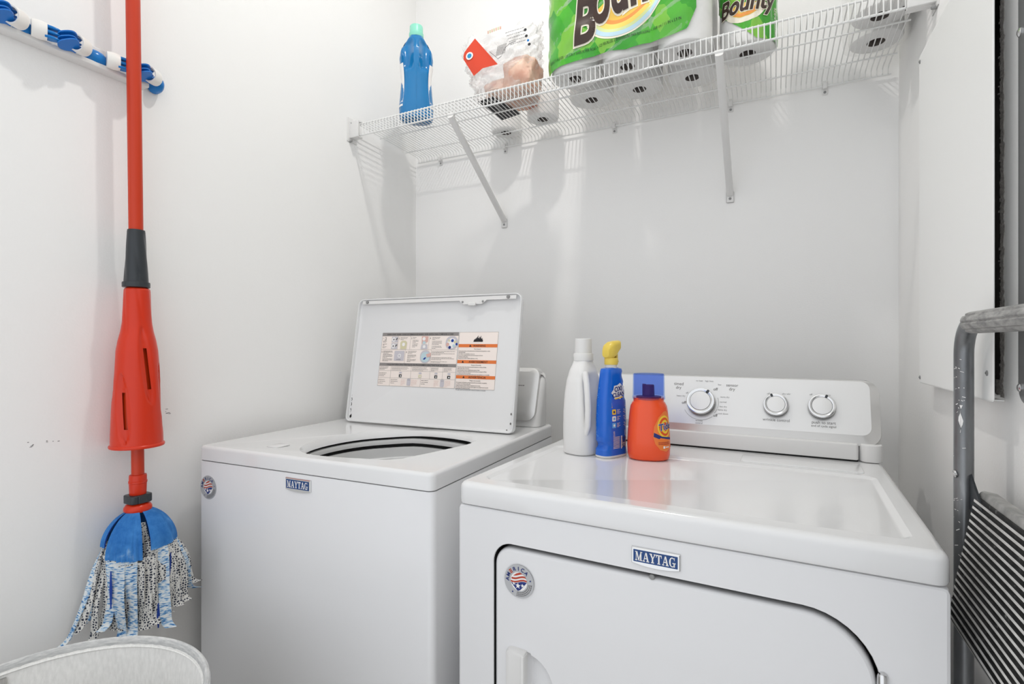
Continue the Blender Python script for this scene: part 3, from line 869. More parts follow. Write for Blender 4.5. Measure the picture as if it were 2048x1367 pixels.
    b = B(); b.rbox(.030, .690, .541, .60, .921, .957, .006, .003); obj('console_base', b, PLASW, t)
    obj('console_end_cap', B().rbox(.692, .7355, .5405, .63, .918, .957, .018, .003), PLASW, t); obj('console_end_cap', B().rbox(.001, .028, .5405, .63, .918, .957, .014, .003), PLASW, t)
    obj('console_gap', B().box(.03, .69, .549, .58, .9168, .923), DARK, t)
    tilt = .40
    def P(x, z, h=0.0):      # point on the sloping face; h outward
        return (x, .553 + tilt * (z - .955) - h * .928, z + h * .37)
    b = B()
    R0 = rr(.001, .7345, .951, 1.094, .03, 8)
    A0 = [P(x, z, -.03) for x, z in rr(.004, .7315, .953, 1.091, .03, 8)]
    A1 = [P(x, z, -.004) for x, z in R0]
    A2 = [P(x, z, .000) for x, z in rr(.002, .7335, .952, 1.0935, .029, 8)]
    A3 = [P(x, z, .007) for x, z in rr(.018, .7175, .970, 1.0895, .02, 8)]
    A4 = [P(x, z, .008) for x, z in rr(.020, .7155, .972, 1.0885, .018, 8)]
    b.loft([A0, A1, A2, A3, A4], 0, True, True)
    pn = obj('console_panel', b, STEEL, t, 'brushed silver control panel', sharp=18)
    F = lambda u, v: P(u, v, .0084)
    b = B()
    prints = {}
    def tx(s_, sz, x, z, m=0, **k):
        key = 'timed' if x < .305 and z > 1.05 else 'sensor' if .418 < x < .45 and z > 1.05 else 'dial' if x < .45 else ('w' if x < .58 else 's') + ('t' if z > 1.03 else 'b')
        if key in 'wtst' and key[1:] == 't': key += s_
        prints.setdefault(key, B()).text(s_, sz, F, m, ox=x, oy=z, **k)
    tx('timed', .0105, .298, 1.0655); tx('dry', .0105, .298, 1.056)
    tx('sensor', .0105, .428, 1.0665); tx('dry', .0105, .428, 1.057)
    tx('off', .0098, .389, 1.0555, bold=.008); tx('off', .0098, .314, 1.019, bold=.008); tx('off', .0098, .3915, .992, bold=.008)
    tx('wrinkle control', .0092, .5275, .9905); tx('push to start', .0092, .6245, .991); tx('end of cycle signal', .0068, .6245, .984)
    tx('wrinkle', .0058, .3540, .9785); tx('control', .0058, .3540, .9730)
    for s_, x, z in (('more dry', .4120, 1.0385), ('normal', .4085, 1.0265), ('less dry', .4090, 1.0155), ('damp dry', .4075, 1.0075), ('heavy dry', .3055, 1.037), ('cool down', .4095, .9985), ('off', .3200, 1.045), ('no heat', .349, 1.0765), ('high heat', .373, 1.0765), ('low', .3985, 1.0685), ('off', .510, 1.0515), ('dry wkr', .549, 1.0525), ('off', .600, 1.0535), ('on', .637, 1.0535)):
        tx(s_, .0056, x, z, 1)
    for (a0, a1, r_) in ((-152, -50, .044), (20, -18, .041), (-20, -38, .041)):
        for k in range(12):
            a, c = R(a0 + (a1 - a0) * k / 12), R(a0 + (a1 - a0) * (k + 1) / 12)
            prints['dial'].flat([(.3565 + q_ * cos(e_), 1.0245 + q_ * .95 * sin(e_)) for q_, e_ in ((r_, a), (r_ + .0008, a), (r_ + .0008, c), (r_, c))], F, 1)
    for pb_ in prints.values(): obj('console_print', pb_, [INKG, INKL], pn, 'grey cycle markings')
    def knob(x, z, r, a, depth):
        def Q(u, v, h): return P(x + u, z + v * .93, .008 + h)
        b = B()
        prof = [(r * .97, 0), (r * 1.0, depth * .25), (r * 1.0, depth * .7), (r * .985, depth * .86), (r * .95, depth * .97), (r * .86, depth), (r * .80, depth * .955), (r * .74, depth * .93), (r * .72, depth * .93), (r * .70, depth * .99), (r * .4, depth * 1.03), (r * .01, depth * 1.04)]
        rings = [[Q(q_ * cos(2 * PI * k / 40), q_ * sin(2 * PI * k / 40), h) for k in range(40)] for q_, h in prof]
        b.loft(rings, 0, True, True, mats=[1, 1, 2, 2, 2, 2, 2, 1, 3, 3, 3])
        kb = obj('knob', b, [STEEL, DGREY, CHROME, STEEL], t, 'silver round knob')
        pb = B()
        ca, sa = cos(a), sin(a)
        o_ = rr(r * .70, r * .98, -r * .09, r * .09, r * .07, 3)
        pb.loft([[Q(u * ca - v * sa, u * sa + v * ca, h) for u, v in o_] for h in (depth * .9, depth * 1.05)], 0)
        obj('pointer', pb, DGREY, kb, 'dark pointer mark')
    knob(.3565, 1.0245, .0345, R(55), .020)
    knob(.5268, 1.0255, .0275, R(113), .017)
    knob(.6215, 1.0270, .0285, R(68), .017)
    return t
dryer()
DRX = M.Translation((-0.538, 0.8449, 0)) @ M.Rotation(R(-1.66), 4, 'Z')
def on_dryer(x, y): return tuple(DRX @ V((x, y, .913 if y < .40 else .917)))

# ---------------------------------------------------------------- wire shelf
def shelf():
    t = thing('wire_shelf', 'long white vinyl-coated wire shelf fixed across the back wall', 'shelf', (0, 0, 0))
    x0, x1 = -1.338, .292
    w = B().tube([(0, 1.4205, 1.9195), (0, 1.4195, 1.958), (0, 1.4215, 1.9625), (0, 1.427, 1.9642), (0, 1.55, 1.9605), (0, 1.70, 1.9575), (0, 1.772, 1.955), (0, 1.783, 1.951), (0, 1.7865, 1.944), (0, 1.7865, 1.936)], .00155, 5)
    first = None
    n = 122
    for k in range(n):
        x = x0 + .004 + (x1 - x0 - .008) * k / (n - 1)
        if first is None:
            first = obj('wire', w, WIRE, t); first.location = (x, 0, 0)
        else: copy_child(first, t, (x, 0, 0))
    for (y, z, r) in ((1.4235, 1.9605, .0027), (1.4235, 1.9205, .0029), (1.5536, 1.9575, .0024), (1.7075, 1.9535, .0024), (1.790, 1.9365, .0029)):
        obj('rail', B().tube([(x0 - .004, y, z), (x1 + .004, y, z)], r, 8), WIRE, t)
    for side, xa, xb in (('l', XL, -1.318), ('r', .262, XR)):
        b = B()
        b.rbox(min(xa, xb), max(xa, xb), 1.4075, 1.4165, 1.912, 1.972, .002, .002)
        b.rbox(min(xa, xb), max(xa, xb), 1.4165, 1.434, 1.9665, 1.972, .002, .001)
        b.rbox(min(xa, xb), max(xa, xb), 1.4165, 1.434, 1.912, 1.9160, .002, .001)
        xw = xa if side == 'l' else xb
        s_ = 1 if side == 'l' else -1
        b.rbox(min(xw, xw + s_ * .0025), max(xw, xw + s_ * .0025), 1.398, 1.446, 1.900, 1.985, .001, .001)
        eb = obj('end_bracket', b, PLASW, t, 'white plastic end bracket')
        obj('screw', B().tube([(xw + s_ * .0025, 1.412, 1.9015), (xw + s_ * .011, 1.412, 1.9015)], [.0048, .003], 8), GREYP, eb)
        q = B(); q.tube([(xw + s_ * .012, 1.4072, 1.9640), (xw + s_ * .012, 1.4062, 1.9640)], .0018, 8)
        obj('screw', q, GREYP, eb)
    for x in (-1.23, -.93, -.4985, -.1219, .136):
        b = B(); b.rbox(x - .006, x + .006, 1.783, 1.80, 1.928, 1.9455, .002, .002); b.rbox(x - .0075, x + .0075, 1.796, 1.80, 1.914, 1.956, .002, .0015)
        cl = obj('wall_clip', b, PLASW, t)
        q = B()
        q.lathe([(.0038, 0), (.0038, .0012), (.002, .002)], 10)
        q.xf(M.Translation((x, 1.796, 1.921)) @ M.Rotation(R(90), 4, 'X'))
        obj('screw', q, GREYP, cl)
    for x in (-.934, -.1235):
        b = B()
        p0, p1 = V((x, 1.418, 1.912)), V((x, 1.795, 1.652))
        dv = (p1 - p0).normalized(); nv = V((0, dv.z, -dv.y))     # across, pointing down
        prof = [(-.0095, 0), (-.0095, .010), (-.0075, .012), (-.0075, .0025), (.0075, .0025), (.0075, .012), (.0095, .010), (.0095, 0)]
        # U channel with rounded ridge
        sec = [(-.0098, -.006), (-.0098, .004), (-.006, .0075), (0, .0085), (.006, .0075), (.0098, .004), (.0098, -.006)]
        b.loft([[p + V((u, 0, 0)) + nv * v for u, v in sec] for p in (p0, p0.lerp(p1, .5), p1)], 0)
        b.tube([(x - .011, 1.4245, 1.9195), (x + .011, 1.4245, 1.9195)], .0062, 10)
        b.rbox(x - .0115, x + .0115, 1.7945, 1.80, 1.626, 1.660, .004, .002)
        br = obj('support_brace', b, PLASW, t, 'white diagonal brace')
        q = B().lathe([(.0042, 0), (.0042, .0012), (.002, .0022)], 12)
        q.xf(M.Translation((x, 1.7945, 1.638)) @ M.Rotation(R(90), 4, 'X'))
        obj('screw', q, GREYP, br)
    return t
shelf()
ZD = 1.9655      # top of the shelf wires at the front

# ---------------------------------------------------------------- softener bottle on the shelf
def blob_ring(hx, hy, z, n=40, p=2.6, cx=0, cy=0, dent=None):
    out = []
    for k in range(n):
        a = 2 * PI * k / n
        c_, s_ = cos(a), sin(a)
        x = hx * math.copysign(abs(c_) ** (2 / p), c_); y = hy * math.copysign(abs(s_) ** (2 / p), s_)
        if dent: x, y = dent(x, y, z, a)
        out.append((cx + x, cy + y, z))
    return out

def softener():
    t = thing('softener_bottle', 'blue bottle with mint green cap standing on the wire shelf', 'bottle', (-1.135, 1.505, 1.9648), 37)
    prof = [(.050, .034, 0), (.056, .040, .004), (.059, .042, .012), (.060, .043, .05), (.056, .041, .095), (.0525, .039, .135), (.053, .040, .165), (.057, .042, .195), (.059, .042, .215), (.056, .040, .238), (.049, .036, .258), (.040, .031, .275), (.029, .026, .288), (.024, .024, .294), (.0225, .0225, .300)]
    def dent(x, y, z, a):
        if y < 0 and .165 < z < .285:
            wz = min(1, (z - .165) / .02) * min(1, (.287 - z) / .02)
            u = abs(x)
            if .010 < u < .050:
                q = math.sin(PI * min(1, (u - .010) / .040)) ** .6
                y += .022 * q * max(0, wz)
        return x, y
    fine = []
    for k in range(len(prof) - 1):
        for j in range(3): fine.append(tuple(prof[k][i] + (prof[k + 1][i] - prof[k][i]) * j / 3 for i in range(3)))
    fine.append(prof[-1])
    b = B().loft([blob_ring(hx, hy, z, 64, 2.5, dent=dent) for hx, hy, z in fine], 0)
    b.tube([(0, -.0425, .03), (0, -.0405, .10), (0, -.0385, .15), (0, -.041, .20)], [.0008, .0018, .0018, .001], 6)
    obj('body', b, SOFT, t, sharp=60)
    b = B().lathe([(.0245, .296), (.0255, .298), (.0255, .310), (.0235, .312), (.0230, .335), (.0220, .337), (.002, .338)], 32)
    obj('cap', b, MINT, t, 'mint green screw cap')
    for s_ in (-1, 1):
        b = B()
        def fs(u, v):
            a = (PI if s_ < 0 else 0) + (u - .5) * 1.5
            z = .04 + .15 * v
            hx = .0585 + .001 - .0075 * math.sin(PI * min(1, max(0, (z - .05) / .15)))
            c_, q_ = cos(a), sin(a)
            return (hx * math.copysign(abs(c_) ** .8, c_) * 1.015, .0425 * math.copysign(abs(q_) ** .8, q_) * 1.01, z)
        b.grid(10, 10, fs)
        obj('label', b, PAPER, t, 'white side label')
softener()

# ---------------------------------------------------------------- paper rolls and packs
def roll_mesh(r, h, rc, n=32):
    b = B()
    b.lathe([(rc, .0), (r - .006, 0), (r - .002, .002), (r, .006), (r, h - .006), (r - .002, h - .002), (r - .006, h), (rc, h)], n, 0, cap0=False, cap1=False)
    b.lathe([(rc, h), (rc - .001, h), (rc - .0015, h - .002), (rc - .0015, .002), (rc - .001, 0), (rc, 0)], 20, 1, cap0=False, cap1=False)
    b.lathe([(rc - .0015, h * .25), (.0005, h * .25 + .0001)], 20, 1, cap0=False)
    return b
BIGR = obj('paper_roll', roll_mesh(.0700, .278, .0205), [TISSUE, CORE])
MIDR = obj('paper_roll', roll_mesh(.060, .20, .0205), [TISSUE, CORE])
SMR = obj('toilet_roll', roll_mesh(.0555, .100, .0195), [TISSUE, CORE])

def rolls(src, t, spots, z):
    for k, (x, y) in enumerate(spots): copy_child(src, t, (x, y, z), (0, 0, random.uniform(0, 6)))

def big_pack():
    t = thing('paper_towel_pack', 'large green film pack of paper towel rolls in the middle of the wire shelf', 'paper towels', (0, 0, 0))
    rolls(BIGR, t, [(-.5285, 1.4785), (-.3725, 1.4785), (-.2155, 1.4785), (-.5275, 1.630), (-.3725, 1.628), (-.2155, 1.626)], ZD + .0015)
    xl, xr, yf, yb = -.6030, -.1430, 1.4035, 1.705
    def outline(off, z):
        pts = []
        def wob(x): return .010 * (1 - abs(cos(PI * (x + .5285) / .1565)) ** .7)
        n = 40
        ra = .07
        base = rr(xl, xr, yf, yb, ra, 8)
        out = []
        # densify straight front/back runs
        for i in range(len(base)):
            a, c = V((*base[i], 0)), V((*base[(i + 1) % len(base)], 0))
            m = max(1, int((c - a).length / .012))
            for j in range(m): out.append(a.lerp(c, j / m))
        for p in out:
            x, y = p.x, p.y
            if y < yf + .002 and xl + ra - .01 < x < xr - ra + .01: y += wob(x)
            d = V((x - (xl + xr) / 2, (y - (yf + yb) / 2), 0))
            wr_ = .0016 * sin(31 * x + 57 * z) + .0012 * sin(83 * z - 40 * x + 20 * y)
            dn = V((0, 0, 0))
            if y < yf + .03: dn = V((0, -1, 0))
            elif y > yb - .03: dn = V((0, 1, 0))
            elif x < -.37: dn = V((-1, 0, 0))
            else: dn = V((1, 0, 0))
            pts.append((x + dn.x * (off + wr_), y + dn.y * (off + wr_), z))
        return pts
    zs = [ZD + .001 + (.285) * k / 22 for k in range(23)]
    b = B().loft([outline(.001, z) for z in zs], 0, False, True)
    obj('clear_wrap', b, WRAP, t, 'clear crinkled wrap')
    # green printed sheet wrapped over the front and both front corners
    def front(x, z, off):
        # x runs along the unrolled front; beyond the corners it turns round them
        ra = .07
        u0, u1 = xl + ra, xr - ra
        if x < u0:
            a = min((u0 - x) / ra, 1.35); px_, py_ = u0 - (ra) * sin(a), yf + ra - ra * cos(a); nx, ny = -sin(a), -cos(a)
        elif x > u1:
            a = min((x - u1) / ra, 1.35); px_, py_ = u1 + ra * sin(a), yf + ra - ra * cos(a); nx, ny = sin(a), -cos(a)
        else:
            px_, py_ = x, yf + .010 * (1 - abs(cos(PI * (x + .5285) / .1565)) ** .7); nx, ny = 0, -1
        wr_ = .0016 * sin(31 * x + 57 * z) + .0012 * sin(83 * z - 40 * x)
        return (px_ + nx * (off + wr_), py_ + ny * (off + wr_), z)
    low = [(-.665, 1.9690), (-.606, 1.9690), (-.517, 1.975), (-.447, 1.983), (-.397, 1.982), (-.358, 1.973), (-.311, 1.979), (-.235, 1.984), (-.199, 1.989), (-.186, 2.02), (-.177, 2.042)]
    def lowz(x):
        for (a, za), (c, zc) in zip(low, low[1:]):
            if x <= c: return za + (zc - za) * (x - a) / (c - a)
        return low[-1][1]
    zt = 2.250
    xa, xb_ = -.665, -.177
    b = B().grid(120, 36, lambda u, v: front(xa + (xb_ - xa) * u, lowz(xa + (xb_ - xa) * u) * (1 - v) + zt * v, .0030))
    sheet = obj('green_print', b, GREEN, t, 'glossy green printed film')
    b = B()
    def F(off): return lambda u, v: front(u, v, off)
    # rainbow swoosh behind the letters
    def band(r0, r1, m, off):
        n = 26
        for k in range(n):
            a, c = R(196 + 150 * k / n), R(196 + 150 * (k + 1) / n)
            q = [(-.360 + r_ * .92 * cos(e), 2.150 + r_ * 1.02 * sin(e)) for r_, e in ((r0, a), (r1, a), (r1, c), (r0, c))]
            q = [(x, z + .20 * (x + .352)) for x, z in q]
            p_, f_ = subdiv(q, [(0, 1, 2, 3)], .012)
            b.add([F(off)(*w_) for w_ in p_], f_, m)
    band(.00, .132, 1, .0038)
    for k, (r0, r1) in enumerate(((.0, .085), (.085, .095), (.095, .108), (.108, .116), (.116, .127))): band(r0, r1, 2 + k, .0043)
    def wd(off, m, bold): 
        b.text('B', .172, F(off), m, shear=.30, bold=bold, sub=.010, align='LEFT', ox=-.510, oy=2.023, rot=.10, sx=.64)
        b.text('ount', .195, F(off), m, shear=.26, bold=bold, sub=.010, align='LEFT', ox=-.453, oy=2.066, rot=.21, sx=.53)
        b.text('y', .195, F(off), m, shear=.26, bold=bold, sub=.010, align='LEFT', ox=-.247, oy=2.150, rot=.21, sx=.53)
    wd(.0050, 1, .058); wd(.0064, 0, .028)
    b.text('SELECT-A-SIZE 123 2-PLY SHEETS PER ROLL • 123 FEUILLES 2 ÉPAISSEURS PAR ROULEAU • 14.8 cm / 11 IN x 5.9 IN', .0108, F(.0042), 7, sub=.012, align='LEFT', ox=-.585, oy=1.990, rot=.066, sx=.70)
    obj('print', b, [BROWN, CREAM] + RAIN + [INK], sheet, 'brown brand lettering over a rainbow swoosh')
    b = B()
    for k in range(10):
        x = -.545 + random.uniform(-.01, .05); z = 1.972 + random.uniform(0, .004)
        b.flat([(x, z), (x + .004, z), (x + .004, z + .003), (x, z + .003)], F(.0012), 0)
    return t
big_pack()

def small_pack():
    cx, cy, r = -.0635, 1.560, .0715
    t = thing('paper_towel_roll', 'single green wrapped paper towel roll right of the large green pack', 'paper towels', (cx, cy, 0))
    rolls(BIGR, t, [(0, 0)], ZD + .0015)
    def wr_(a, z): return .0010 * sin(9 * a + 60 * z) + .0008 * sin(21 * a - 35 * z)
    def P(a, z, off): 
        q = r + off + wr_(a, z)
        return (q * cos(a), q * sin(a), z)
    b = B().grid(64, 20, lambda u, v: P(2 * PI * u, ZD + .001 + .285 * v, 0))
    obj('clear_wrap', b, WRAP, t, 'clear wrap')
    def lowz(a):            # torn diagonal lower edge, dropping to a point on the right
        q = (a - R(185)) / R(150)
        return max(ZD + .0025, 2.073 - .00115 * (math.degrees(a) - 200))
    def g(u, v):
        a = R(185) + (R(395) - R(185)) * u
        z0 = lowz(a)
        if u > .86: z0 = ZD + .0025 + (u - .86) / .14 * .14
        return P(a, z0 * (1 - v) + 2.25 * v, .0015)
    sheet = obj('green_print', B().grid(72, 24, g), GREEN, t, 'green printed film with a diagonal torn edge')
    b = B()
    a0 = R(262)
    F = lambda off: (lambda u, v: P(a0 + u / r, v, off))
    n = 20
    for (r0, r1, m, off) in ((0, .052, 1, .002), (0, .038, 3, .0024), (.028, .036, 2, .0027)):
        for k in range(n):
            a, c = R(185 + 170 * k / n), R(185 + 170 * (k + 1) / n)
            q = [(.006 + r_ * 1.05 * cos(e), 2.066 + r_ * .95 * sin(e)) for r_, e in ((r0, a), (r1, a), (r1, c), (r0, c))]
            p_, f_ = subdiv(q, [(0, 1, 2, 3)], .01)
            b.add([F(off)(*w_) for w_ in p_], f_, m)
    b.text('Bounty', .062, F(.0032), 1, shear=.2, bold=.06, sub=.007, ox=.008, oy=2.046, rot=-.02, sx=.78)
    b.text('Bounty', .062, F(.0037), 0, shear=.2, bold=.03, sub=.007, ox=.008, oy=2.046, rot=-.02, sx=.78)
    b.text('SELECT-A-SIZE', .011, lambda u, v: P(R(338) - v / r, 1.985 + u, .0026), 1, sub=.008, align='LEFT', oy=0)
    obj('print', b, [BROWN, CREAM, RAIN[1], RAIN[0]], sheet, 'brown brand lettering')
small_pack()

def right_pack():
    t = thing('clear_roll_pack', 'clear plastic pack of white rolls at the right end of the shelf', 'paper towels', (0, 0, 0))
    rolls(MIDR, t, [(.2300, 1.5220), (.2400, 1.6500)], ZD + .0015)
    def o_(z):
        pts = [(x, y) for x, y in rr(.1665, .3075, 1.458, 1.7125, .058, 8)]
        return [(x + .002 * sin(60 * z + 40 * y), y + .002 * sin(50 * z + 30 * x), z) for x, y in pts]
    b = B().loft([o_(ZD + .001 + .205 * k / 12) for k in range(13)], 0, False, True)
    wrp = obj('clear_wrap', b, WRAP, t, 'crinkled clear wrap')
    b = B()
    for (x, z, s_, w_) in ((.255, 1.992, .012, 'SOFT'), (.262, 1.980, .008, 'ROLLS')): pass
    for k in range(6):
        x = .235 + .008 * k; z = 1.986 + random.uniform(-.004, .004)
        b.flat([(x, z), (x + .005, z), (x + .006, z + .004), (x + .001, z + .004)], lambda u, v: (u, 1.4555, v), 0)
    obj('print', b, INKG, wrp); b = B()
    for k in range(4):
        x = .270 + .005 * k
        b.flat([(x, 1.50 + .01 * k), (x + .004, 1.50 + .01 * k), (x + .006, 1.512 + .01 * k), (x + .002, 1.512 + .01 * k)], lambda u, v: (u, v, ZD + .0006), 0)
    obj('print', b, INKG, wrp)
right_pack()

# loose toilet rolls behind the bag, both show their cores from below
for k, (x, y, lb) in enumerate(((-.722, 1.682, 'white toilet roll behind the clear bag, nearer the green pack'), (-.891, 1.728, 'white toilet roll behind the clear bag, the left one by the wall'))):
    o = SMR if k == 0 else SMR.copy()
    if k: C.objects.link(o)
    o.location = (x, y, 1.9615)
    tag(o, lb, 'toilet roll', 'toilet rolls on the shelf')
bpy.data.objects.remove(BIGR); bpy.data.objects.remove(MIDR)

def bag():
    t = thing('plastic_bag', 'crumpled clear plastic bag with red and black print, left of the large green pack', 'plastic bag', (0, 0, 0))
    cx, cy = -.775, 1.520
    def P(u, v):
        a = 2 * PI * u
        z = ZD + .001 + .200 * v
        sx = .118 + .022 * v - .02 * (1 - v) ** 2; sy = .072 * (1 - .72 * v ** 1.5)
        if v < .03: sx *= .8 + v * 6.6; sy *= .8 + v * 6.6
        c_, s_ = cos(a), sin(a)
        x = sx * math.copysign(abs(c_) ** .75, c_); y = sy * math.copysign(abs(s_) ** .75, s_)
        n = .006 * sin(7 * a + 26 * v) + .005 * sin(13 * a - 39 * v) + .003 * sin(29 * a + 70 * v)
        topw = .012 * sin(5 * a) * v ** 3 + .010 * sin(11 * a + 1) * v ** 4
        return (cx + x + n * c_ - .012 * v, cy + y + n * s_ * .7 - .035 * v, z + topw)
    b = B().grid(96, 40, P)
    b.grid(20, 6, lambda u, v: (cx - .085 + .17 * u, cy - .05 + .10 * v, ZD + .0008 + .001 * sin(20 * u)))
    skin = obj('bag_film', b, BAG, t, 'clear crinkled film', sharp=180)
    # printed red corner piece with a white and blue ring
    b = B()
    Y0 = 1.4215
    def F(d): return lambda u, v: (u, Y0 - d + .004 * sin(40 * u + 25 * v) + .02 * (u + .86) ** 1, v)
    tg = [(-.846, 2.144), (-.765, 2.044), (-.790, 2.043), (-.815, 2.040), (-.830, 2.030), (-.846, 2.022), (-.884, 2.083), (-.8835, 2.096), (-.880, 2.104)]
    p_, f_ = subdiv(tg, [tuple(range(len(tg)))], .012)
    b.add([F(0)(*q) for q in p_], f_, 0)
    for r_, m, d in ((.0125, 1, .0008), (.0075, 2, .0012)): b.flat(circ(-.861, 2.088, r_, 16), lambda u, v, d=d: F(d + .001)(u, v), m)
    obj('red_print', b, [TAGR, PAPER, mat('ring blue', '2b8fc0', .4)], t, 'red printed corner with a white and blue ring')
    b = B()
    G = F(-.0005)
    for k in range(11):
        x = -.772 + .0032 * k
        b.flat([(x, 2.070 - .001 * k * 0), (x + .0016, 2.07), (x + .008 + .0016, 2.098), (x + .008, 2.098)], G, 1)
    for a, c in zip([(-.795, 2.090), (-.772, 2.068), (-.765, 2.060), (-.752, 2.064), (-.738, 2.084), (-.722, 2.092)], [(-.772, 2.068), (-.765, 2.060), (-.752, 2.064), (-.738, 2.084), (-.722, 2.092), (-.70, 2.096)]):
        b.flat([(a[0], a[1]), (c[0], c[1]), (c[0], c[1] + .0016), (a[0], a[1] + .0016)], G, 0)
    for r0 in range(5):
        x = -.735 + .004 * r0; z = 2.128 - .0105 * r0
        while x < -.682 + .003 * r0:
            q = random.uniform(.003, .008)
            b.flat([(x, z + .12 * (x + .735)), (x + q, z + .12 * (x + q + .735)), (x + q, z + .0014 + .12 * (x + q + .735)), (x, z + .0014 + .12 * (x + .735))], G, 0); x += q + .0015
    obj('bag_print', b, [INK, INKG], t, 'small black print and a barcode'); b = B()
    for (x, z, m) in ((-.672, 2.127, 0), (-.668, 2.107, 0), (-.662, 2.092, 2), (-.658, 2.079, 0)):
        b.flat(circ(x, z, .0048, 4 if m == 2 else 10, .78), G, m)
    obj('bag_print', b, [INK, INKG, RACKB], t, 'column of small symbols'); b = B()
    for k in range(7): b.flat([(-.800 + .0075 * k, 2.145), (-.7945 + .0075 * k, 2.145), (-.7945 + .0075 * k, 2.154), (-.800 + .0075 * k, 2.154)], G, 3 + k % 2)
    obj('bag_print', b, [INK, INKG, RACKB, PEACH, LBLY], t, 'faded colour patch')
    # contents: peach and brown wrapped packets
    for k, (x, y, z, sx, sy, sz) in enumerate(((-.715, 1.500, 2.024, .058, .050, .056), (-.795, 1.515, 1.998, .050, .052, .030), (-.755, 1.575, 2.000, .055, .045, .033))):
        b = B()
        def Q(u, v):
            a, e = 2 * PI * u, PI * (v - .5)
            c_ = cos(e)
            n = 1 + .10 * sin(3 * a + 5 * e + k) + .06 * sin(7 * a - 4 * e)
            return (x + sx * n * math.copysign(abs(cos(a)) ** .7, cos(a)) * c_ ** .6, y + sy * n * math.copysign(abs(sin(a)) ** .7, sin(a)) * c_ ** .6, z + sz * math.copysign(abs(sin(e)) ** .7, sin(e)))
        b.grid(28, 14, Q)
        obj('wrapped_packet', b, PEACH, t, 'peach and red-brown packet inside the bag')
    b = B()
    pts = [(-.862, 1.472), (-.80, 1.462), (-.775, 1.615), (-.858, 1.632)]
    b.prism(pts, lambda u, v, h: (u, v, ZD + .0002 + h), .0006, 0)
    for k in range(7):
        y = 1.485 + .018 * k
        b.flat([(-.848, y), (-.79 - .004 * (k % 3), y), (-.79 - .004 * (k % 3), y + .004), (-.848, y + .004)], lambda u, v: (u, v, ZD + .0000), 1)
    obj('black_label', b, [INK, INKG], t, 'black printed panel under the bag')
bag()

# ---------------------------------------------------------------- bottles on the dryer
def white_bottle():
    x, y = .113, .372
    t = thing('detergent_jug', 'tall plain white detergent jug on the dryer, leftmost of the three bottles', 'bottle', on_dryer(x, y), -20)
    t.scale = (.88, .88, 1.04)
    prof = [(.040, .046, 0), (.045, .052, .003), (.047, .054, .012), (.0475, .055, .06), (.0465, .054, .10), (.044, .050, .14), (.039, .045, .17), (.032, .038, .192), (.026, .029, .207), (.0235, .025, .215), (.0235, .0235, .222)]
    def dent(px_, py_, z, a):
        if px_ > .0 and .045 < z < .185:
            w_ = min(1, (z - .045) / .035) * min(1, (.187 - z) / .02)
            if py_ < .012: px_ -= .016 * max(0, w_) * max(0, 1 - abs(py_ + .016) / .03)
        return px_, py_
    fine = []
    for k in range(len(prof) - 1):
        for j in range(4): fine.append(tuple(prof[k][i] + (prof[k + 1][i] - prof[k][i]) * j / 4 for i in range(3)))
    fine.append(prof[-1])
    b = B().loft([blob_ring(hx, hy, z, 56, 2.7, dent=dent) for hx, hy, z in fine], 0)
    obj('body', b, mat('white jug plastic', 'e9e8e6', .3), t, sharp=70)
    b = B().tube([(.030, -.030, .188), (.040, -.036, .168), (.045, -.038, .14), (.047, -.038, .105), (.044, -.036, .07), (.036, -.034, .05)], [.009, .0085, .0085, .0085, .0085, .007], 12)
    obj('handle', b, bpy.data.materials['white jug plastic'], t)
    b = B().lathe([(.026, .214), (.0275, .216), (.0275, .230), (.0265, .232), (.0235, .2325), (.0230, .262), (.0225, .2655), (.021, .2665), (.0195, .2655), (.002, .2655)], 36)
    obj('cap', b, PLASW, t, 'white measuring cap')
    b = B().grid(8, 10, lambda u, v: (.0478 * cos(.15 + .5 * u) * 1.0, .0552 * sin(.15 + .5 * u), .015 + .08 * v))
    obj('label', b, mat('tan label edge', 'd8ac6c', .5), t, 'tan edge of a label')
white_bottle()

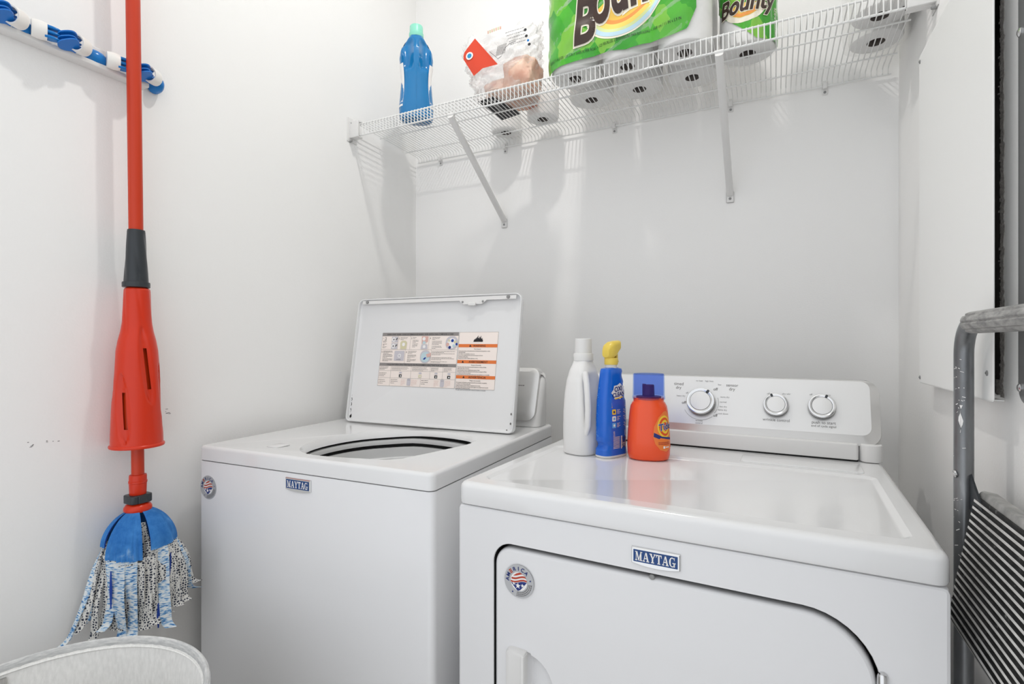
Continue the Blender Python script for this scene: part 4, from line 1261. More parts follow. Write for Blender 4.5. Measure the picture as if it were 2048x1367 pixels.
def spray_bottle():
    t = thing('stain_spray_bottle', 'blue stain spray bottle with yellow trigger head, between white jug and orange bottle', 'bottle', on_dryer(.185, .366), -25)
    #  x half-thickness, y half-width
    prof = [(.0215, .038, .0), (.0235, .041, .003), (.0235, .041, .010), (.0225, .0405, .020), (.0215, .038, .028), (.0222, .040, .040), (.0225, .040, .09), (.0215, .0385, .13), (.0195, .034, .165), (.0185, .0305, .185), (.0175, .0285, .200), (.0160, .0265, .206), (.012, .014, .209)]
    fine = []
    for k in range(len(prof) - 1):
        for j in range(4): fine.append(tuple(prof[k][i] + (prof[k + 1][i] - prof[k][i]) * j / 4 for i in range(3)))
    fine.append(prof[-1])
    def dent(x, y, z, a):
        if y > 0 and .13 < z < .2: y -= .004 * abs(sin((z - .13) / .07 * 3 * PI)) * min(1, y / .02)
        if y < 0 and .02 < z < .04: y += .0045 * sin((z - .02) / .02 * PI)
        return x, y
    b = B()
    rings = [blob_ring(hx, hy, z, 48, 3.2, dent=dent) for hx, hy, z in fine]
    b.loft(rings, 0, mats=[1 if z < .006 else 0 for _, _, z in fine[:-1]])
    body = obj('body', b, [BLUE, PLASW], t, sharp=70)
    b = B().lathe([(.0135, .205), (.0135, .2165)], 24, 0); obj('neck', b, PLASW, t, 'white neck')
    b = B()
    b.lathe([(.0155, .2155), (.0160, .217), (.0160, .230), (.0150, .2315)], 24)
    # head: rounded hood with nozzle at +y
    sec = []
    for y, hx, z0, z1 in ((-.021, .006, .238, .246), (-.020, .010, .233, .255), (-.014, .0135, .230, .264), (-.004, .0145, .229, .2695), (.008, .0135, .236, .2715), (.018, .0115, .246, .2722), (.0225, .0105, .249, .2725)):
        sec.append([(x, y, z) for x, z in rr(-hx, hx, z0, z1, min(hx, (z1 - z0) / 2) * .7, 4)])
    b.loft(sec, 0)
    b.rbox(-.006, .006, .0225, .0255, .254, .268, .002, .001)
    tr = [[(x, y, z) for x, y in rr(-.006, .006, yy - .0035, yy + .0035, .003, 3)] for yy, z in ((.013, .250), (.0155, .240), (.0155, .230), (.019, .221))]
    b.loft(tr, 0)
    obj('trigger_head', b, YELLOW, t, 'yellow trigger spray head')
    b = B()
    def face(off):           # right-facing broad side: u along +y, v up
        def f(u, v):
            k = 0
            hx = .0223 if v < .1 else .0223 - (v - .1) * .036
            hy = .0395 if v < .1 else .0395 - (v - .1) * .09
            q = min(1, abs(u) / hy)
            return (hx * (1 - q ** 3.2) ** (1 / 3.2) + off if q < 1 else hx * .0 + off, u, v)
        return f
    f1, f2, f3 = face(.0006), face(.0010), face(.0014)
    n = 14
    pts = [(.002 + .0195 * (1 + .25 * (k % 2)) * cos(2 * PI * k / n), .1535 + .0155 * (1 + .25 * (k % 2)) * sin(2 * PI * k / n)) for k in range(n)]
    b.flat([(x, y + .12 * x) for x, y in pts], f1, 1)
    b.text('OXI', .0155, f2, 2, bold=.03, ox=.001, oy=.1545, rot=.12, shear=.1)
    b.text('CLEAN', .0135, f2, 2, bold=.03, ox=.002, oy=.1425, rot=.12, shear=.1)
    b.flat([(-.012, .1355), (.016, .139), (.016, .1415), (-.012, .138)], f2, 3)
    for r0 in range(3):
        z = .127 - r0 * .003
        b.flat([(-.022, z), (.026, z), (.026, z + .0012), (-.022, z + .0012)], f1, 4)
    b.flat([(-.022, .1175), (.026, .1175), (.026, .1195), (-.022, .1195)], f1, 3)
    for k, m in enumerate((3, 1, 5)):
        z = .101 - k * .0155
        b.flat(rr(-.0215, -.0095, z, z + .012, .002, 3), f1, m)
        b.flat(circ(-.0155, z + .006, .003, 8), f2, (2, 0, 1)[k])
        for j in range(4): b.flat([(-.006, z + .0015 + .0027 * j), (.026 - .003 * (j % 2), z + .0015 + .0027 * j), (.026 - .003 * (j % 2), z + .0028 + .0027 * j), (-.006, z + .0028 + .0027 * j)], f1, 4)
    for j in range(13): b.flat([(-.018, .022 + .0032 * j), (.004 if j < 9 else .026, .022 + .0032 * j), (.004 if j < 9 else .026, .0236 + .0032 * j), (-.018, .0236 + .0032 * j)], f1, 4)
    b.flat([(.008, .020), (.030, .020), (.030, .050), (.008, .050)], f1, 1)
    for j in range(9): b.flat([(.011, .0225 + .0028 * j), (.028, .0225 + .0028 * j), (.028, .0225 + .0028 * j + (.0016 if j % 3 else .001)), (.011, .0225 + .0028 * j + (.0016 if j % 3 else .001))], f2, 2)
    obj('label_print', b, [BLUEL, PAPER, NAVY, TIDEY, LBLT, BLUEL], body, 'white and yellow brand print with small text and a barcode')
    b = B()
    for k in range(46):
        z = random.uniform(.05, .165); xx = random.uniform(-.020, -.004); q = random.uniform(.0004, .0011)
        hy = .0400 if z < .1 else .0400 - (z - .1) * .09
        b.flat(circ(xx, z, q, 6), lambda u, v: (u, -hy * (1 - (abs(u) / .0235) ** 3.2) ** (1 / 3.2) - .0009, v), 0)
    obj('sparkle_print', b, BLUEL, body, 'light blue dots')
spray_bottle()

def tide_bottle():
    t = thing('laundry_detergent_bottle', 'small orange laundry detergent bottle with blue clear cap on the dryer', 'bottle', on_dryer(.269, .382), 12)
    t.scale = (1, 1, 1.055)
    HX = [(.038, .030, 0), (.045, .036, .003), (.0475, .039, .012), (.0485, .040, .03), (.0470, .0385, .06), (.0445, .037, .09), (.0430, .036, .105), (.0410, .035, .116), (.0370, .034, .1235), (.0345, .034, .126), (.0345, .0345, .134)]
    fine = []
    for k in range(len(HX) - 1):
        for j in range(4): fine.append(tuple(HX[k][i] + (HX[k + 1][i] - HX[k][i]) * j / 4 for i in range(3)))
    fine.append(HX[-1])
    b = B().loft([blob_ring(hx, hy, z, 56, 2.4) for hx, hy, z in fine], 0)
    body = obj('body', b, TIDE, t, sharp=70)
    def at(z):
        for a, c in zip(fine, fine[1:]):
            if z <= c[2]:
                q = (z - a[2]) / max(1e-6, c[2] - a[2]); return a[0] + (c[0] - a[0]) * q, a[1] + (c[1] - a[1]) * q
        return fine[-1][:2]
    A0 = R(-52)
    def F(off):
        def f(u, v):
            hx, hy = at(v); a = A0 + u / .043
            c_, s_ = cos(a), sin(a)
            return ((hx + off) * math.copysign(abs(c_) ** (2 / 2.4), c_), (hy + off) * math.copysign(abs(s_) ** (2 / 2.4), s_), v)
        return f
    b = B()
    def disc(cx, cz, rx, rz, m, off, n=28, sub=.006):
        pts = [(cx + rx * cos(2 * PI * k / n), cz + rz * sin(2 * PI * k / n)) for k in range(n)]
        p_, f_ = subdiv(pts, [tuple(range(n))], sub)
        b.add([F(off)(*q) for q in p_], f_, m)
    def poly(pts, m, off):
        p_, f_ = subdiv(pts, [tuple(range(len(pts)))], .006)
        b.add([F(off)(*q) for q in p_], f_, m)
    lab = [(.022, .028), (.030, .05), (.031, .075), (.026, .096), (.016, .108), (.004, .106), (-.010, .095), (-.020, .075), (-.0225, .055), (-.018, .038), (-.008, .026), (.008, .022)]
    poly(lab, 0, .0005)
    disc(.006, .075, .0195, .0235, 1, .0008); disc(.006, .075, .016, .0195, 2, .0011); disc(.006, .075, .0115, .0145, 1, .0014); disc(.006, .075, .0075, .0095, 2, .0016)
    poly([(-.0215, .054), (.026, .046), (.026, .051), (-.004, .0545), (-.0205, .0625)], 3, .0010)
    poly([(-.0215, .054), (-.0205, .0625), (-.004, .0545), (-.010, .049)], 3, .0010)
    b.text('Tide', .0195, F(.0022), 4, bold=.05, shear=.15, sub=.005, ox=.006, oy=.069, rot=.16)
    b.text('Tide', .0195, F(.0025), 3, bold=.02, shear=.15, sub=.005, ox=.006, oy=.069, rot=.16)
    for j in range(2):
        for k in range(8): poly([(-.012 + .004 * k, .0405 - .0035 * j), (-.009 + .004 * k, .0405 - .0035 * j), (-.009 + .004 * k, .0427 - .0035 * j), (-.012 + .004 * k, .0427 - .0035 * j)], 5, .0009)
    poly([(-.001, .029), (.004, .029), (.004, .034), (-.001, .034)], 4, .0009)
    for k in range(3): poly([(.006 + .004 * k, .0305), (.009 + .004 * k, .0305), (.009 + .004 * k, .033), (.006 + .004 * k, .033)], 4, .0009)
    obj('front_label', b, [TIDEL, TIDEY, TIDER, NAVY, PAPER, REDI], body, 'orange label with a yellow bullseye and blue lettering')
    b = B().lathe([(.0345, .130), (.0365, .131), (.0365, .136), (.0358, .137), (.0352, .183), (.034, .1855), (.0335, .1855), (.0330, .1845), (.0330, .139), (.0325, .1375)], 40, cap0=False, cap1=False)
    b.lathe([(.0335, .1855), (.001, .1852)], 40, cap0=False, cap1=False)
    obj('cap', b, TIDEC, t, 'transparent blue cap')
    b = B().lathe([(.028, .1335), (.028, .1365), (.0135, .1375), (.0125, .160), (.0115, .1615)], 20)
    b.rbox(-.014, -.006, -.006, .006, .137, .163, .002, .001)
    obj('pour_spout', b, SPOUT, t, 'dark red pour spout inside the cap')
tide_bottle()

# ---------------------------------------------------------------- broom and mop holder on the left wall
def rack():
    t = thing('broom_holder', 'blue and white wall-mounted broom holder rail at the upper left', 'broom holder', (XL, 0, 0))
    b = B(); b.rbox(0, .030, .30, .724, 1.787, 1.7975, .002, .002); b.rbox(0, .012, .30, .724, 1.790, 1.838, .002, .002)
    obj('rail', b, PLASW, t, 'white backing rail')
    ZC_ = 1.8125
    def M0(y, z, ay, az=0): return M.Translation((.030, y, z)) @ M.Rotation(ay, 4, 'Z')
    fin_r = None
    # right jaws: three curved fins opening towards -y and out, held by a white band at +y
    def right(y):
        mt = M.Translation((.042, y, ZC_)) @ M.Rotation(R(24), 4, 'Z')
        band = B()
        sec = []
        for k in range(9):
            u = -.011 + .022 * k / 8
            q = 1 + .05 * sin(PI * k / 8)
            sec.append([(.014 * q * cos(2 * PI * j / 24), u + .004 * cos(2 * PI * j / 24), .0185 * q * sin(2 * PI * j / 24)) for j in range(24)])
        band.loft(sec, 0, False, False)
        band.loft([[(x * .84, yy, z * .84) for x, yy, z in s_] for s_ in reversed(sec)], 0, False, False)
        band.loft([sec[0], [(x * .84, yy, z * .84) for x, yy, z in sec[0]]], 0, False, False); band.loft([[(x * .84, yy, z * .84) for x, yy, z in sec[-1]], sec[-1]], 0, False, False)
        jw = obj('jaw', band.xf(mt), RACKW, t, 'white rubber band of a right-hand grip')
        for j, zz in enumerate((-.0095, .0, .0095)):
            f = B()
            top, bot = [], []
            n = 12
            for k in range(n + 1):
                s_ = k / n
                yy = .001 - .045 * s_
                wdt = (.0085 + .0095 * max(0, sin(PI * min(1, max(0, (s_ - .22) / .80)))) ** .8) * (1 - .55 * s_ ** 8)
                top.append((yy, wdt))
            ring = [(-.006 + w_ * .95, yy) for yy, w_ in top] + [(-.006 - w_ * .5, yy) for yy, w_ in reversed(top)]
            if j == 0: ring = [(-.006 + (x + .006) * 1.35, yy) for x, yy in ring]
            f.loft([[(x, yy, zz + h + .50 * (x) + .10 * (yy)) for x, yy in ring] for h in (-.0013, .0013)], 0)
            obj('fin', f.xf(mt), RACKD, jw, 'blue gripping fin')
    def left(y):
        mt = M.Translation((.038, y, ZC_ - .002)) @ M.Rotation(R(-18), 4, 'Z')
        sec = []
        for k in range(9):
            u = -.014 + .024 * k / 8
            q = .93 + .08 * sin(PI * k / 8)
            sec.append([(.0145 * q * cos(2 * PI * j / 24), u, .0185 * q * sin(2 * PI * j / 24)) for j in range(24)])
        jw = obj('jaw', B().loft(sec, 0).xf(mt), RACKW, t, 'white rubber band of a left-hand grip')
        for zz in (-.011, -.001, .009):
            f = B()
            f.loft([[(x, yy, zz + q) for x, q in rr(-.009 * w_, .011 * w_, -.0032 * w_, .0032 * w_, .0028 * w_, 3)] for yy, w_ in ((.006, 1), (.018, .95), (.027, .75), (.032, .45), (.034, .15))], 0)
            obj('fin', f.xf(mt), RACKB, jw, 'blue gripping prong')
    def body(y, lw):
        b = B()
        sec = []
        n = 10
        for k in range(n + 1):
            e = -PI / 2 + PI * k / n
            q = max(.05, cos(e) ** .45)
            sec.append([(.004 + .031 * q * max(0, cos(a)) ** .7 if cos(a) > 0 else .004, y + lw * sin(e), ZC_ - .004 + .0195 * q * sin(a)) for a in [2 * PI * j / 24 for j in range(24)]])
        b.loft(sec, 0)
        obj('pivot_housing', b, RACKB, t, 'glossy blue pivot housing')
    for y in (.474, .580, .724): right(y)
    for y in (.514, .646): left(y)
    for y, lw in ((.493, .014), (.617, .023), (.748, .014), (.400, .02)): body(y, lw)
rack()

# ---------------------------------------------------------------- mop
def mop():
    t = thing('mop', 'orange mop with wringer sleeve and blue strip head hanging on left wall', 'mop', (-1.300, .6785, 0))
    b = B().tube([(0, -.0105, 2.14), (0, -.0058, 1.9577), (0, .0005, 1.43)], .0142, 20)
    obj('pole', b, ORANGE_D, t)
    n = 24
    g = B().lathe([(.0150, 1.437), (.0168, 1.4365), (.0175, 1.432)] + [(.0175 + .0062 * k / 20, 1.430 - .112 * k / 20) for k in range(21)] + [(.0262, 1.3175), (.0268, 1.315), (.0268, 1.3065), (.0255, 1.3055), (.015, 1.3050)], 48,
                    c=(0, .001, 0), fn=lambda a, z: 1 - (.055 * max(0, cos(4 * a + 38 * z)) ** 2 if 1.322 < z < 1.428 else 0))
    obj('hand_grip', g, DGREY, t, 'dark grey twisted grip')
    # wringer sleeve with slots
    P = [(.0215, 1.3045), (.0245, 1.302), (.0252, 1.298)]
    pts = [(1.298, .0252), (1.26, .0268), (1.225, .0285), (1.205, .0315), (1.185, .0362), (1.16, .0402), (1.12, .0428), (1.07, .0458), (1.02, .0482), (.97, .0498), (.950, .0502)]
    zz = [1.298 - (1.298 - .950) * k / 64 for k in range(1, 65)]
    def rad(z):
        for (z0, r0), (z1, r1) in zip(pts, pts[1:]):
            if z >= z1: return r0 + (r1 - r0) * (z0 - z) / (z0 - z1)
        return pts[-1][1]
    P += [(rad(z), z) for z in zz]
    # leaf-shaped indents and slots, at angles facing the room
    leaves = [(R(-2), 1.13, .085), (R(-62), 1.035, .075), (R(58), 1.05, .08), (R(120), 1.13, .085), (R(-125), 1.13, .08), (R(180), 1.04, .08)]
    def leaf(a, z, wa):
        for a0, z0, hh in leaves:
            u = (z - z0) / hh
            ac = a0 - 2.0 * (z - z0)
            d = (a - ac + PI) % (2 * PI) - PI
            if abs(u) < 1:
                wid = wa * (1 - u * u) ** .5 if u > -.6 else wa * .8 * (1 - ((u + .6) / .4) ** 2 if u < -.6 else 1) ** .5
                if abs(d) < wid: return 1 - (abs(d) / wid) ** 2
        return 0
    def fn(a, z):
        k = 1 - .13 * leaf(a, z, .34)
        if z > 1.2: k -= .035 * max(0, cos(5 * a + 26 * z)) ** 3
        return k
    def skip(a, z):
        for a0, z0, hh in leaves:
            u = (z - z0) / hh
            d = (a - (a0 - 2.0 * (z - z0) + .02) + PI) % (2 * PI) - PI
            if -.62 < u < .45 and abs(d) < .10: return True
        return False
    s_ = B().lathe(P, 96, c=(0, .003, 0), fn=fn, skip=skip, tw=-2.0)
    s_.lathe([(.0500, .9515), (.0530, .9495), (.0535, .9465), (.0525, .944), (.0495, .9435), (.0485, .947), (.0485, .956)], 48, c=(0, .003, 0), cap0=False, cap1=False)
    obj('wringer_sleeve', s_, ORANGE, t, 'orange slotted wringer sleeve', sharp=50)
    b = B().lathe([(rad(z) - .011, z) for z in (1.19, 1.12, 1.04, .96)], 32, c=(0, .003, 0), cap0=False, cap1=False); obj('inner_sleeve', b, ORANGE_D, t)
    b = B().tube([(0, .001, 1.30), (0, .0045, .862)], .0126, 20); obj('lower_pole', b, ORANGE_D, t)
    b = B().lathe([(.0128, .880), (.0165, .879), (.0172, .876), (.0172, .866), (.0182, .865), (.0182, .861), (.0172, .860), (.0165, .836), (.0150, .832)], 28, c=(0, .0045, 0)); obj('coupling', b, ORANGE, t)
    b = B().rbox(-.021, .021, -.0185, .0275, .816, .8345, .010, .002); b.rbox(.019, .0245, -.006, .012, .817, .833, .002, .001); obj('clamp', b, DGREY, t, 'black clamp ring')
    b = B().lathe([(.012, .818), (.016, .816), (.0235, .812), (.0272, .806), (.0275, .801), (.0262, .797), (.02, .795)], 32, c=(0, .0045, 0)); obj('hub', b, ORANGE, t)
    def sq(x, y, z):      # keep the back of the head clear of the wall
        if x < 0: x *= .55
        return (max(x, -.0535), y, z)
    # blue flaps making the domed cap
    flaps = [(-116, -84, .070, .738), (-80, -58, .072, .714), (-59, -39, .0725, .710), (-40, -21, .0725, .708), (-9, 66, .073, .724), (70, 130, .07, .72), (132, 190, .07, .72), (192, 240, .07, .73)]
    for k, (a0, a1, rr_, zlow) in enumerate(flaps):
        b = B()
        def g(off):
            def f(u, v):
                a = R(a0 + (a1 - a0) * u)
                th = v * PI / 2 * 1.02
                r_ = .020 + (rr_ - .020) * sin(th) ** .9
                z = .8000 - (.8 - zlow) * (1 - cos(th)) ** .75
                lift = .004 * (1 if u in (0, 1) else 0)
                r_ += off + .002 * sin(5 * u * PI) * v
                return sq(r_ * cos(a), r_ * sin(a) + .0045, z)
            return f
        b.grid(10, 12, g(.0012)); b.grid(10, 12, g(-.0012))
        ea = [g(.0012)(u / 10, 1) for u in range(11)]; eb = [g(-.0012)(u / 10, 1) for u in range(11)]
        b.loft([ea, eb], 1, False, False, closed=False)
        for q in (0, 1):
            ea = [g(.0012)(q, v / 12) for v in range(13)]; eb = [g(-.0012)(q, v / 12) for v in range(13)]
            b.loft([ea, eb], 1, False, False, closed=False)
        obj('head_flap', b, [MOPB, MOPD], t, 'blue cloth flap', sharp=60)
    # hanging strips
    rnd = random.Random(3)
    strips = []
    spec = [  # angle, start z, end z, end radius, width, pattern
        (-112, .735, .538, .128, .024, 0), (-97, .745, .532, .088, .022, 1), (-88, .740, .552, .070, .022, 1), (-74, .714, .560, .066, .017, 0),
        (-57, .712, .529, .064, .024, 0), (-38, .710, .534, .060, .024, 0), (-16, .778, .545, .064, .025, 1), (-4, .74, .552, .066, .021, 1),
        (13, .726, .538, .078, .022, 0), (30, .727, .570, .084, .020, 1), (44, .727, .572, .096, .022, 1), (58, .73, .584, .104, .020, 0), (70, .73, .592, .112, .020, 1),
        (-104, .73, .56, .105, .022, 1), (-80, .72, .55, .056, .024, 1), (-64, .71, .55, .050, .024, 1), (-46, .70, .55, .046, .026, 1), (-28, .70, .545, .050, .026, 1), (-10, .71, .548, .054, .026, 1), (8, .72, .56, .060, .024, 1), (24, .72, .56, .068, .024, 1), (38, .72, .565, .074, .024, 1), (52, .72, .575, .082, .022, 1),
        (90, .73, .60, .11, .02, 1), (115, .72, .585, .10, .02, 0), (150, .72, .57, .09, .02, 1), (180, .72, .56, .09, .02, 0), (-150, .72, .56, .09, .02, 1), (-130, .72, .56, .1, .02, 0)]
    for (ad, z0, z1, r1, wd, pt) in spec:
        a = R(ad)
        r0 = .069 if z0 < .73 else .067 - (z0 - .73) * .6
        N = 26
        ph, ph2 = rnd.uniform(0, 6), rnd.uniform(0, 6)
        tw = rnd.uniform(-.35, .35)
        L = []
        for k in range(N + 1):
            s2 = k / N
            z = z0 + (z1 - z0) * s2
            rad_ = r0 + (r1 - r0) * s2 ** .8 + .005 * sin(7 * s2 + ph) * s2
            aa = a + .045 * sin(5 * s2 + ph2) * s2
            if s2 > .86:
                q = (s2 - .86) / .14
                rad_ += .016 * q * q * (1 if pt == 0 else .6); z += .006 * q * q
            c0 = V((rad_ * cos(aa), rad_ * sin(aa) + .0045, z))
            tn = (V((-sin(aa), cos(aa), 0)) + V((.894, .448, 0)) * 1.3 * min(1, 2.2 * s2)).normalized(); nm = V((tn.y, -tn.x, 0))
            q = tw * s2 + .3 * sin(6 * s2 + ph2) * s2
            wv = tn * cos(q) + nm * sin(q)
            dv = nm * cos(q) - tn * sin(q)
            w_ = wd / 2 * min(1, .45 + s2 * 3.2 if z0 > .75 else 1)
            ring = [c0 - wv * w_ + dv * .0009, c0 + dv * (.0016), c0 + wv * w_ + dv * .0009, c0 + wv * w_ - dv * .0009, c0 - dv * .0002, c0 - wv * w_ - dv * .0009]
            L.append([sq(*p) for p in ring])
        b = B().loft(L, 0)
        obj('strip', b, DASH if pt == 0 else LATT, t, 'white strip with blue dashes' if pt == 0 else 'white strip with dark lattice print', sharp=50)
    for (ad, z0, z1) in ((-67, .69, .61), (27, .70, .62), (2, .60, .545), (62, .62, .58)):
        a = R(ad); b = B()
        b.loft([[sq(*(V((.074 * cos(a), .074 * sin(a) + .0045, z)) + V((-sin(a), cos(a), 0)) * u + V((cos(a), sin(a), 0)) * v)) for u, v in ((-.0032 * (1 if z == (z0 + z1) / 2 else .35), 0), (.0032 * (1 if z == (z0 + z1) / 2 else .35), 0), (.0032 * (1 if z == (z0 + z1) / 2 else .35), .001), (-.0032 * (1 if z == (z0 + z1) / 2 else .35), .001))] for z in (z0, (z0 + z1) / 2, z1)], 0)
        obj('strip', b, MOPD, t, 'dark blue back of a strip')
mop()

# ---------------------------------------------------------------- hamper
def hamper():
    t = thing('laundry_hamper', 'round pale fabric laundry hamper with grey rim at lower left', 'hamper', (-.984, .372, 0))
    r1, r0, h = .224, .185, .612
    b = B()
    n = 64
    fn = lambda a, z: 1 + (.006 * sin(3 * a + 1) + .004 * sin(7 * a + 9 * z)) * (1 if .02 < z < .55 else .3)
    b.lathe([(r0 * .5, .0), (r0, .0), (r0 + .005, .006)] + [(r0 + (r1 - r0) * k / 10, .006 + (h - .006) * k / 10) for k in range(1, 11)], n, 0, fn=fn, cap1=False)
    obj('body', b, TABF, t)
    b = B().lathe([(r1 - .004, h - .004)] + [(r1 - .006 - (r1 - r0) * k / 14, h - .004 - (h - .02) * k / 14) for k in range(1, 15)] + [(.01, .016)], n, 0, fn=lambda a, z: 1 + (.012 * sin(3 * a + 2) + .010 * sin(5 * a + 8 * z)) * max(0, min(1, (h - .02 - z) / .08)), cap0=False)
    obj('liner', b, LINEN, t, 'white linen liner', sharp=180)
    # rim binding
    ring = []
    for k in range(96):
        a = 2 * PI * k / 96
        ring.append([((r1 + .001 + dx) * cos(a), (r1 + .001 + dx) * sin(a), h + dz) for dx, dz in [(.0055 * cos(2 * PI * j / 12), .0105 * sin(2 * PI * j / 12) - .003) for j in range(12)]])
    ring.append(ring[0])
    obj('rim_binding', B().loft(ring, 0, False, False), RIMF, t, 'grey fabric rim')
    pip = [((r1 - .0055) * cos(2 * PI * k / 96), (r1 - .0055) * sin(2 * PI * k / 96), h - .009) for k in range(97)]
    obj('piping', B().tube(pip, .0016, 6), LINEN, t)
    b = B()
    a0 = R(171)
    for off in (.008, .0045):
        b.grid(6, 8, lambda u, v: ((r1 - off - .006 * v - .003) * cos(a0 + .11 * (u - .5)), (r1 - off - .006 * v - .003) * sin(a0 + .11 * (u - .5)), h - .014 - .09 * v))
    obj('handle_tab', b, TABF, t, 'grey ribbed handle tab')
    b = B().rbox(-.2195, -.2075, .018, .034, .525, .577, .003, .002)
    o = obj('teal_loop', b, TEAL, t, 'teal fabric loop')
hamper()

# ---------------------------------------------------------------- loose cover on the right wall
def cover():
    t = thing('access_cover', 'tall white metal cover hung loosely over the opening in the right wall', 'wall panel', (.2865, 1.4285, 1.0925))
    W_, H_ = .432, .715
    b = B()
    # local: -y along the wall, z up, +x towards the wall
    def o(q, x): return [(x, -y, z) for y, z in rr(q, W_ - q, q, H_ - q, .006, 3)]
    b.loft([o(.0006, .0024), o(0, .0018), o(0, .0010), o(.0008, .0003), o(.003, 0)], 0, True, True)
    b.box(.0012, .022, -.0016, -.0002, .004, H_ - .004)
    b.box(.0012, .022, -W_ + .03, -.0006, .0003, .0017)
    b.box(.0012, .022, -W_ + .03, -.0006, H_ - .0017, H_ - .0003)
    sh = obj('sheet', b, mat('white painted sheet', 'f4f4f2', .35), t, 'folded white sheet metal')
    for (y, z) in ((-.010, .012), (-.010, H_ - .014), (-W_ + .022, .042), (-W_ + .022, H_ - .014)):
        q = B().lathe([(.0042, 0), (.0042, .0012), (.002, .0022)], 12)
        q.lathe([(.0014, .0021), (.0012, .0026)], 8, 1)
        q.xf(M.Translation((.0002, y, z)) @ M.Rotation(R(-90), 4, 'Y'))
        obj('screw', q, [GREYP, DGREY], t, 'dark screw head')
cover()
b = B()
pth = [(0, 0, .014), (0, 0, -.004), (.001, .003, -.018), (.001, .006, -.022), (.001, -.010, -.026), (.001, -.024, -.030)]
b.loft([[(x + dx, y + dy, z) for dx, dy in ((0, -.004), (.0012, -.004), (.0012, .004), (0, .004))] for x, y, z in pth[:3]], 0)
b.loft([[(.0 + dx, y, z + dz) for dx, dz in ((0, -.0035), (.0015, -.0035), (.0015, .0035), (0, .0035))] for y, z in ((.006, -.021), (-.008, -.024), (-.026, -.031))], 0)
tag(obj('tape_strip', b, YEL, None, loc=(.309, 1.262, 1.080)), 'small yellowish strip sticking out below the white wall cover', 'strip')

# grey plate at the right edge
def plate():
    t = thing('metal_plate', 'grey metal plate with rounded corner and screws at the right photo edge', 'wall plate', (.3148, .975, 1.0955))
    b = B()
    def o(q, x): return [(x, -y, z) for y, z in rr(q, .36 - q, q, .95 - q, .022, 6)]
    b.loft([o(0, 0), o(0, -.0055), o(.0010, -.0072), o(.003, -.008)], 0, False, True)
    obj('plate', b, PLATE, t)
    for z in (.022, .516):
        q = B().lathe([(.0062, 0), (.0062, .0016), (.004, .003), (.001, .0034)], 14)
        q.xf(M.Translation((-.0078, -.0100, z)) @ M.Rotation(R(-90), 4, 'Y'))
        obj('screw', q, CHROME, t, 'shiny screw head')
plate()

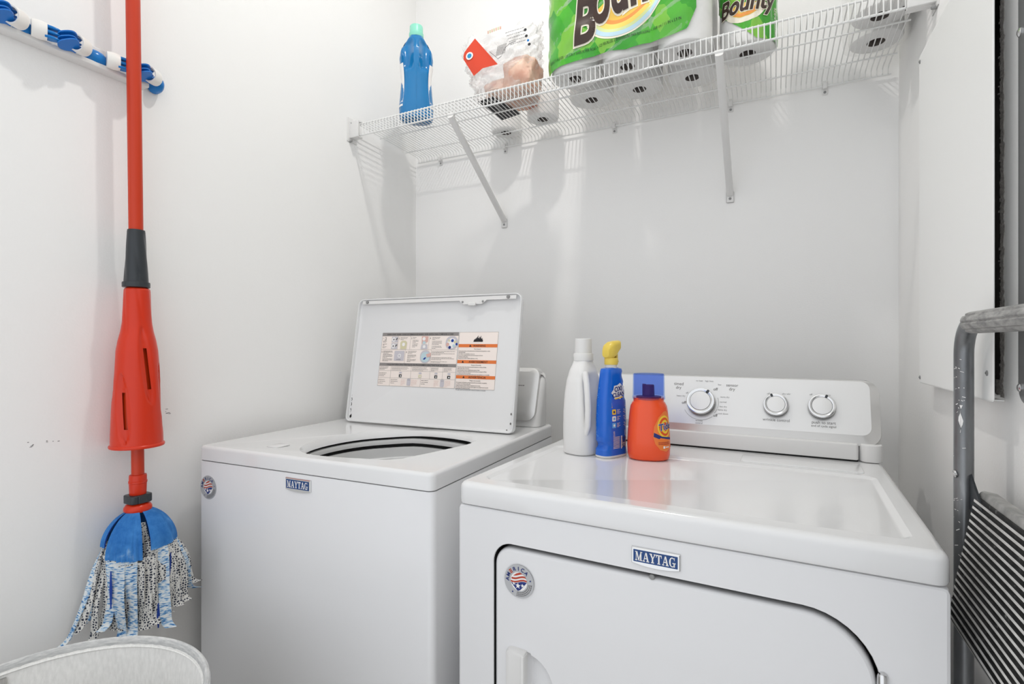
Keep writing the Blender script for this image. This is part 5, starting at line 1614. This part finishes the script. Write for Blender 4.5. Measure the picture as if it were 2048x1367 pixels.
# ---------------------------------------------------------------- step stool
def stool():
    t = thing('step_stool', 'folded grey metal step ladder with ribbed black tread, right of the dryer', 'step ladder', (.2615, 0, 0))
    r = .0128
    yn, yf = .600, 1.028
    arc = lambda y0, z0, s_: [(0, y0 + s_ * .048 * (1 - cos(R(a))), z0 + .048 * sin(R(a))) for a in range(0, 91, 10)]
    far = [(0, yf, .0), (0, yf, .6), (0, yf, 1.0)] + arc(yf, 1.162, -1) + [(0, .97, 1.210)]
    def oval(b): b.v = [(x * .95, y, z) for x, y, z in b.v]; return b
    side = obj('side_rail', oval(B().tube(far, r, 20)), LADM, t, 'scratched grey tube')
    near = [(0, yn, .0), (0, yn, 1.0)] + arc(yn, 1.162, 1) + [(0, .66, 1.210)]
    obj('side_rail', oval(B().tube(near, r, 20)), LADM, t)
    sc = B()      # paint chips on the tube
    rnd = random.Random(5)
    for k in range(34):
        a = rnd.uniform(R(150), R(260)); z = rnd.choice((rnd.uniform(1.06, 1.17), rnd.uniform(.85, 1.16))); L = rnd.uniform(.001, .008); w_ = rnd.uniform(.0004, .0012); tilt = rnd.uniform(-.7, .7)
        q = [(a + u * L / r, z + v * w_ + u * L * tilt) for u, v in ((-.5, -.5), (.5, -.5), (.5, .5), (-.5, .5))]
        sc.add([((r + .0003) * cos(a_) * .95, yf + (r + .0003) * sin(a_), z_) for a_, z_ in q], [(0, 1, 2, 3)])
    q = [(R(232) + .14 * sin(k * 1.3) + (0 if k < 8 else .22), 1.085 - .006 * (k if k < 8 else 15 - k)) for k in range(16)]
    sc.add([((r + .0004) * cos(a_) * .95, yf + (r + .0004) * sin(a_), z_) for a_, z_ in q], [tuple(range(16))])
    obj('paint_chip', sc, PAPER, side, 'white paint chips')
    g = B()
    n = 40
    g.loft([[((r + .0022) * q_ * (1 + .07 * (1 if (j % 5) else -.9)) * cos(2 * PI * j / n), y, 1.2095 + (r + .0022) * q_ * (1 + .07 * (1 if (j % 5) else -.9)) * sin(2 * PI * j / n)) for j in range(n)] for y, q_ in ((.987, .86), (.986, .97), (.984, 1), (.90, 1), (.80, 1), (.70, 1), (.646, 1), (.644, .9))], 0)
    obj('hand_grip', g, GRIP, t, 'worn grey ribbed handle grip')
    q = B().lathe([(.0062, -.001), (.0062, .0012), (.0045, .002), (.003, .0012), (.0005, .001)], 16)
    q.xf(M.Translation((-.0112, yf - .004, .9780)) @ M.Rotation(R(-105), 4, 'Y'))
    obj('rivet', q, CHROME, side, 'shiny rivet')
    # tread: plane from (x=.0165,z=.962) to (x=-.0185,z=.755)
    p0, p1 = V((.0120, 0, .9640)), V((-.0235, 0, .762))
    dn = (p1 - p0).normalized(); nm = V((dn.z, 0, -dn.x))      # outward, towards -x
    if nm.x > 0: nm = -nm
    LEN = (p1 - p0).length
    def T(y, s_, h): 
        p = p0 + dn * s_ + nm * h
        return (p.x, y, p.z)
    b = B()
    ya, yb_ = .630, 1.0055
    def o(q_, h): return [T(y, s_, h) for y, s_ in rr(ya + q_, yb_ - q_, q_, LEN - q_, .016, 5)]
    b.loft([o(.004, -.020), o(0, -.016), o(0, -.003), o(.0015, 0), o(.0045, .0008)], 0, True, True)
    step = obj('tread', b, noisy('worn pale tread frame', [(0.3, '8f8f8d'), (0.6, 'bcbbb8'), (0.75, 'd4d3d0')], 30, .45, (1, 1, 1), 5, metal=.4), t, 'grey tread frame', sharp=40)
    b = B()
    def o2(q_, h): return [T(y, s_, h) for y, s_ in rr(ya + .006 + q_, yb_ - .004 - q_, .011 + q_, LEN - .006 - q_, .011, 5)]
    b.loft([o2(0, .0005), o2(0, .0022), o2(.0008, .003)], 0, False, True)
    obj('rubber_mat', b, RUB, step, 'black rubber mat')
    rb = B()
    hs, ys = .0026, (yb_ - .0105)
    sec = [(-hs, .0), (-hs * .72, .0030), (hs * .72, .0030), (hs, 0)]
    first = None
    nr = 18
    rings = []
    for y in (ya + .012, (ya + ys) / 2, ys):
        rings.append([V((0, y, 0)) + dn * s_ + nm * h for s_, h in sec])
    rb.loft(rings, 0)
    rb.m = [1 if i % 4 == 1 else 0 for i in range(8)] + [0, 0]
    for k in range(nr):
        s_ = .0175 + (LEN - .031) * k / (nr - 1)
        off = p0 + dn * s_ + nm * .0028
        if first is None:
            first = obj('rib', rb, [RUB, RUBW], step, 'worn raised rib'); first.location = off
        else: copy_child(first, step, off)
    # support links from the tube to the tread
    b = B()
    b.loft([[(x, y, z) for y, z in ((yf - .006, .985), (yf - .006, .93), (.965, .915), (.955, .935))] for x in (.004, .007)], 0)
    b.loft([[(x, y, z) for y, z in ((yn + .006, .985), (yn + .006, .93), (.665, .915), (.675, .935))] for x in (.004, .007)], 0)
    obj('support_link', b, DGREY, t, 'dark folding link')
    b = B().tube([(0.0, yn, .10), (0.0, yf, .10)], .009, 12); obj('crossbar', b, LADM, t)
    for y in (yn, yf): obj('foot', B().lathe([(.016, 0), (.016, .02), (.0145, .03)], 16, c=(0, y, 0)), DGREY, t, 'black rubber foot')
stool()
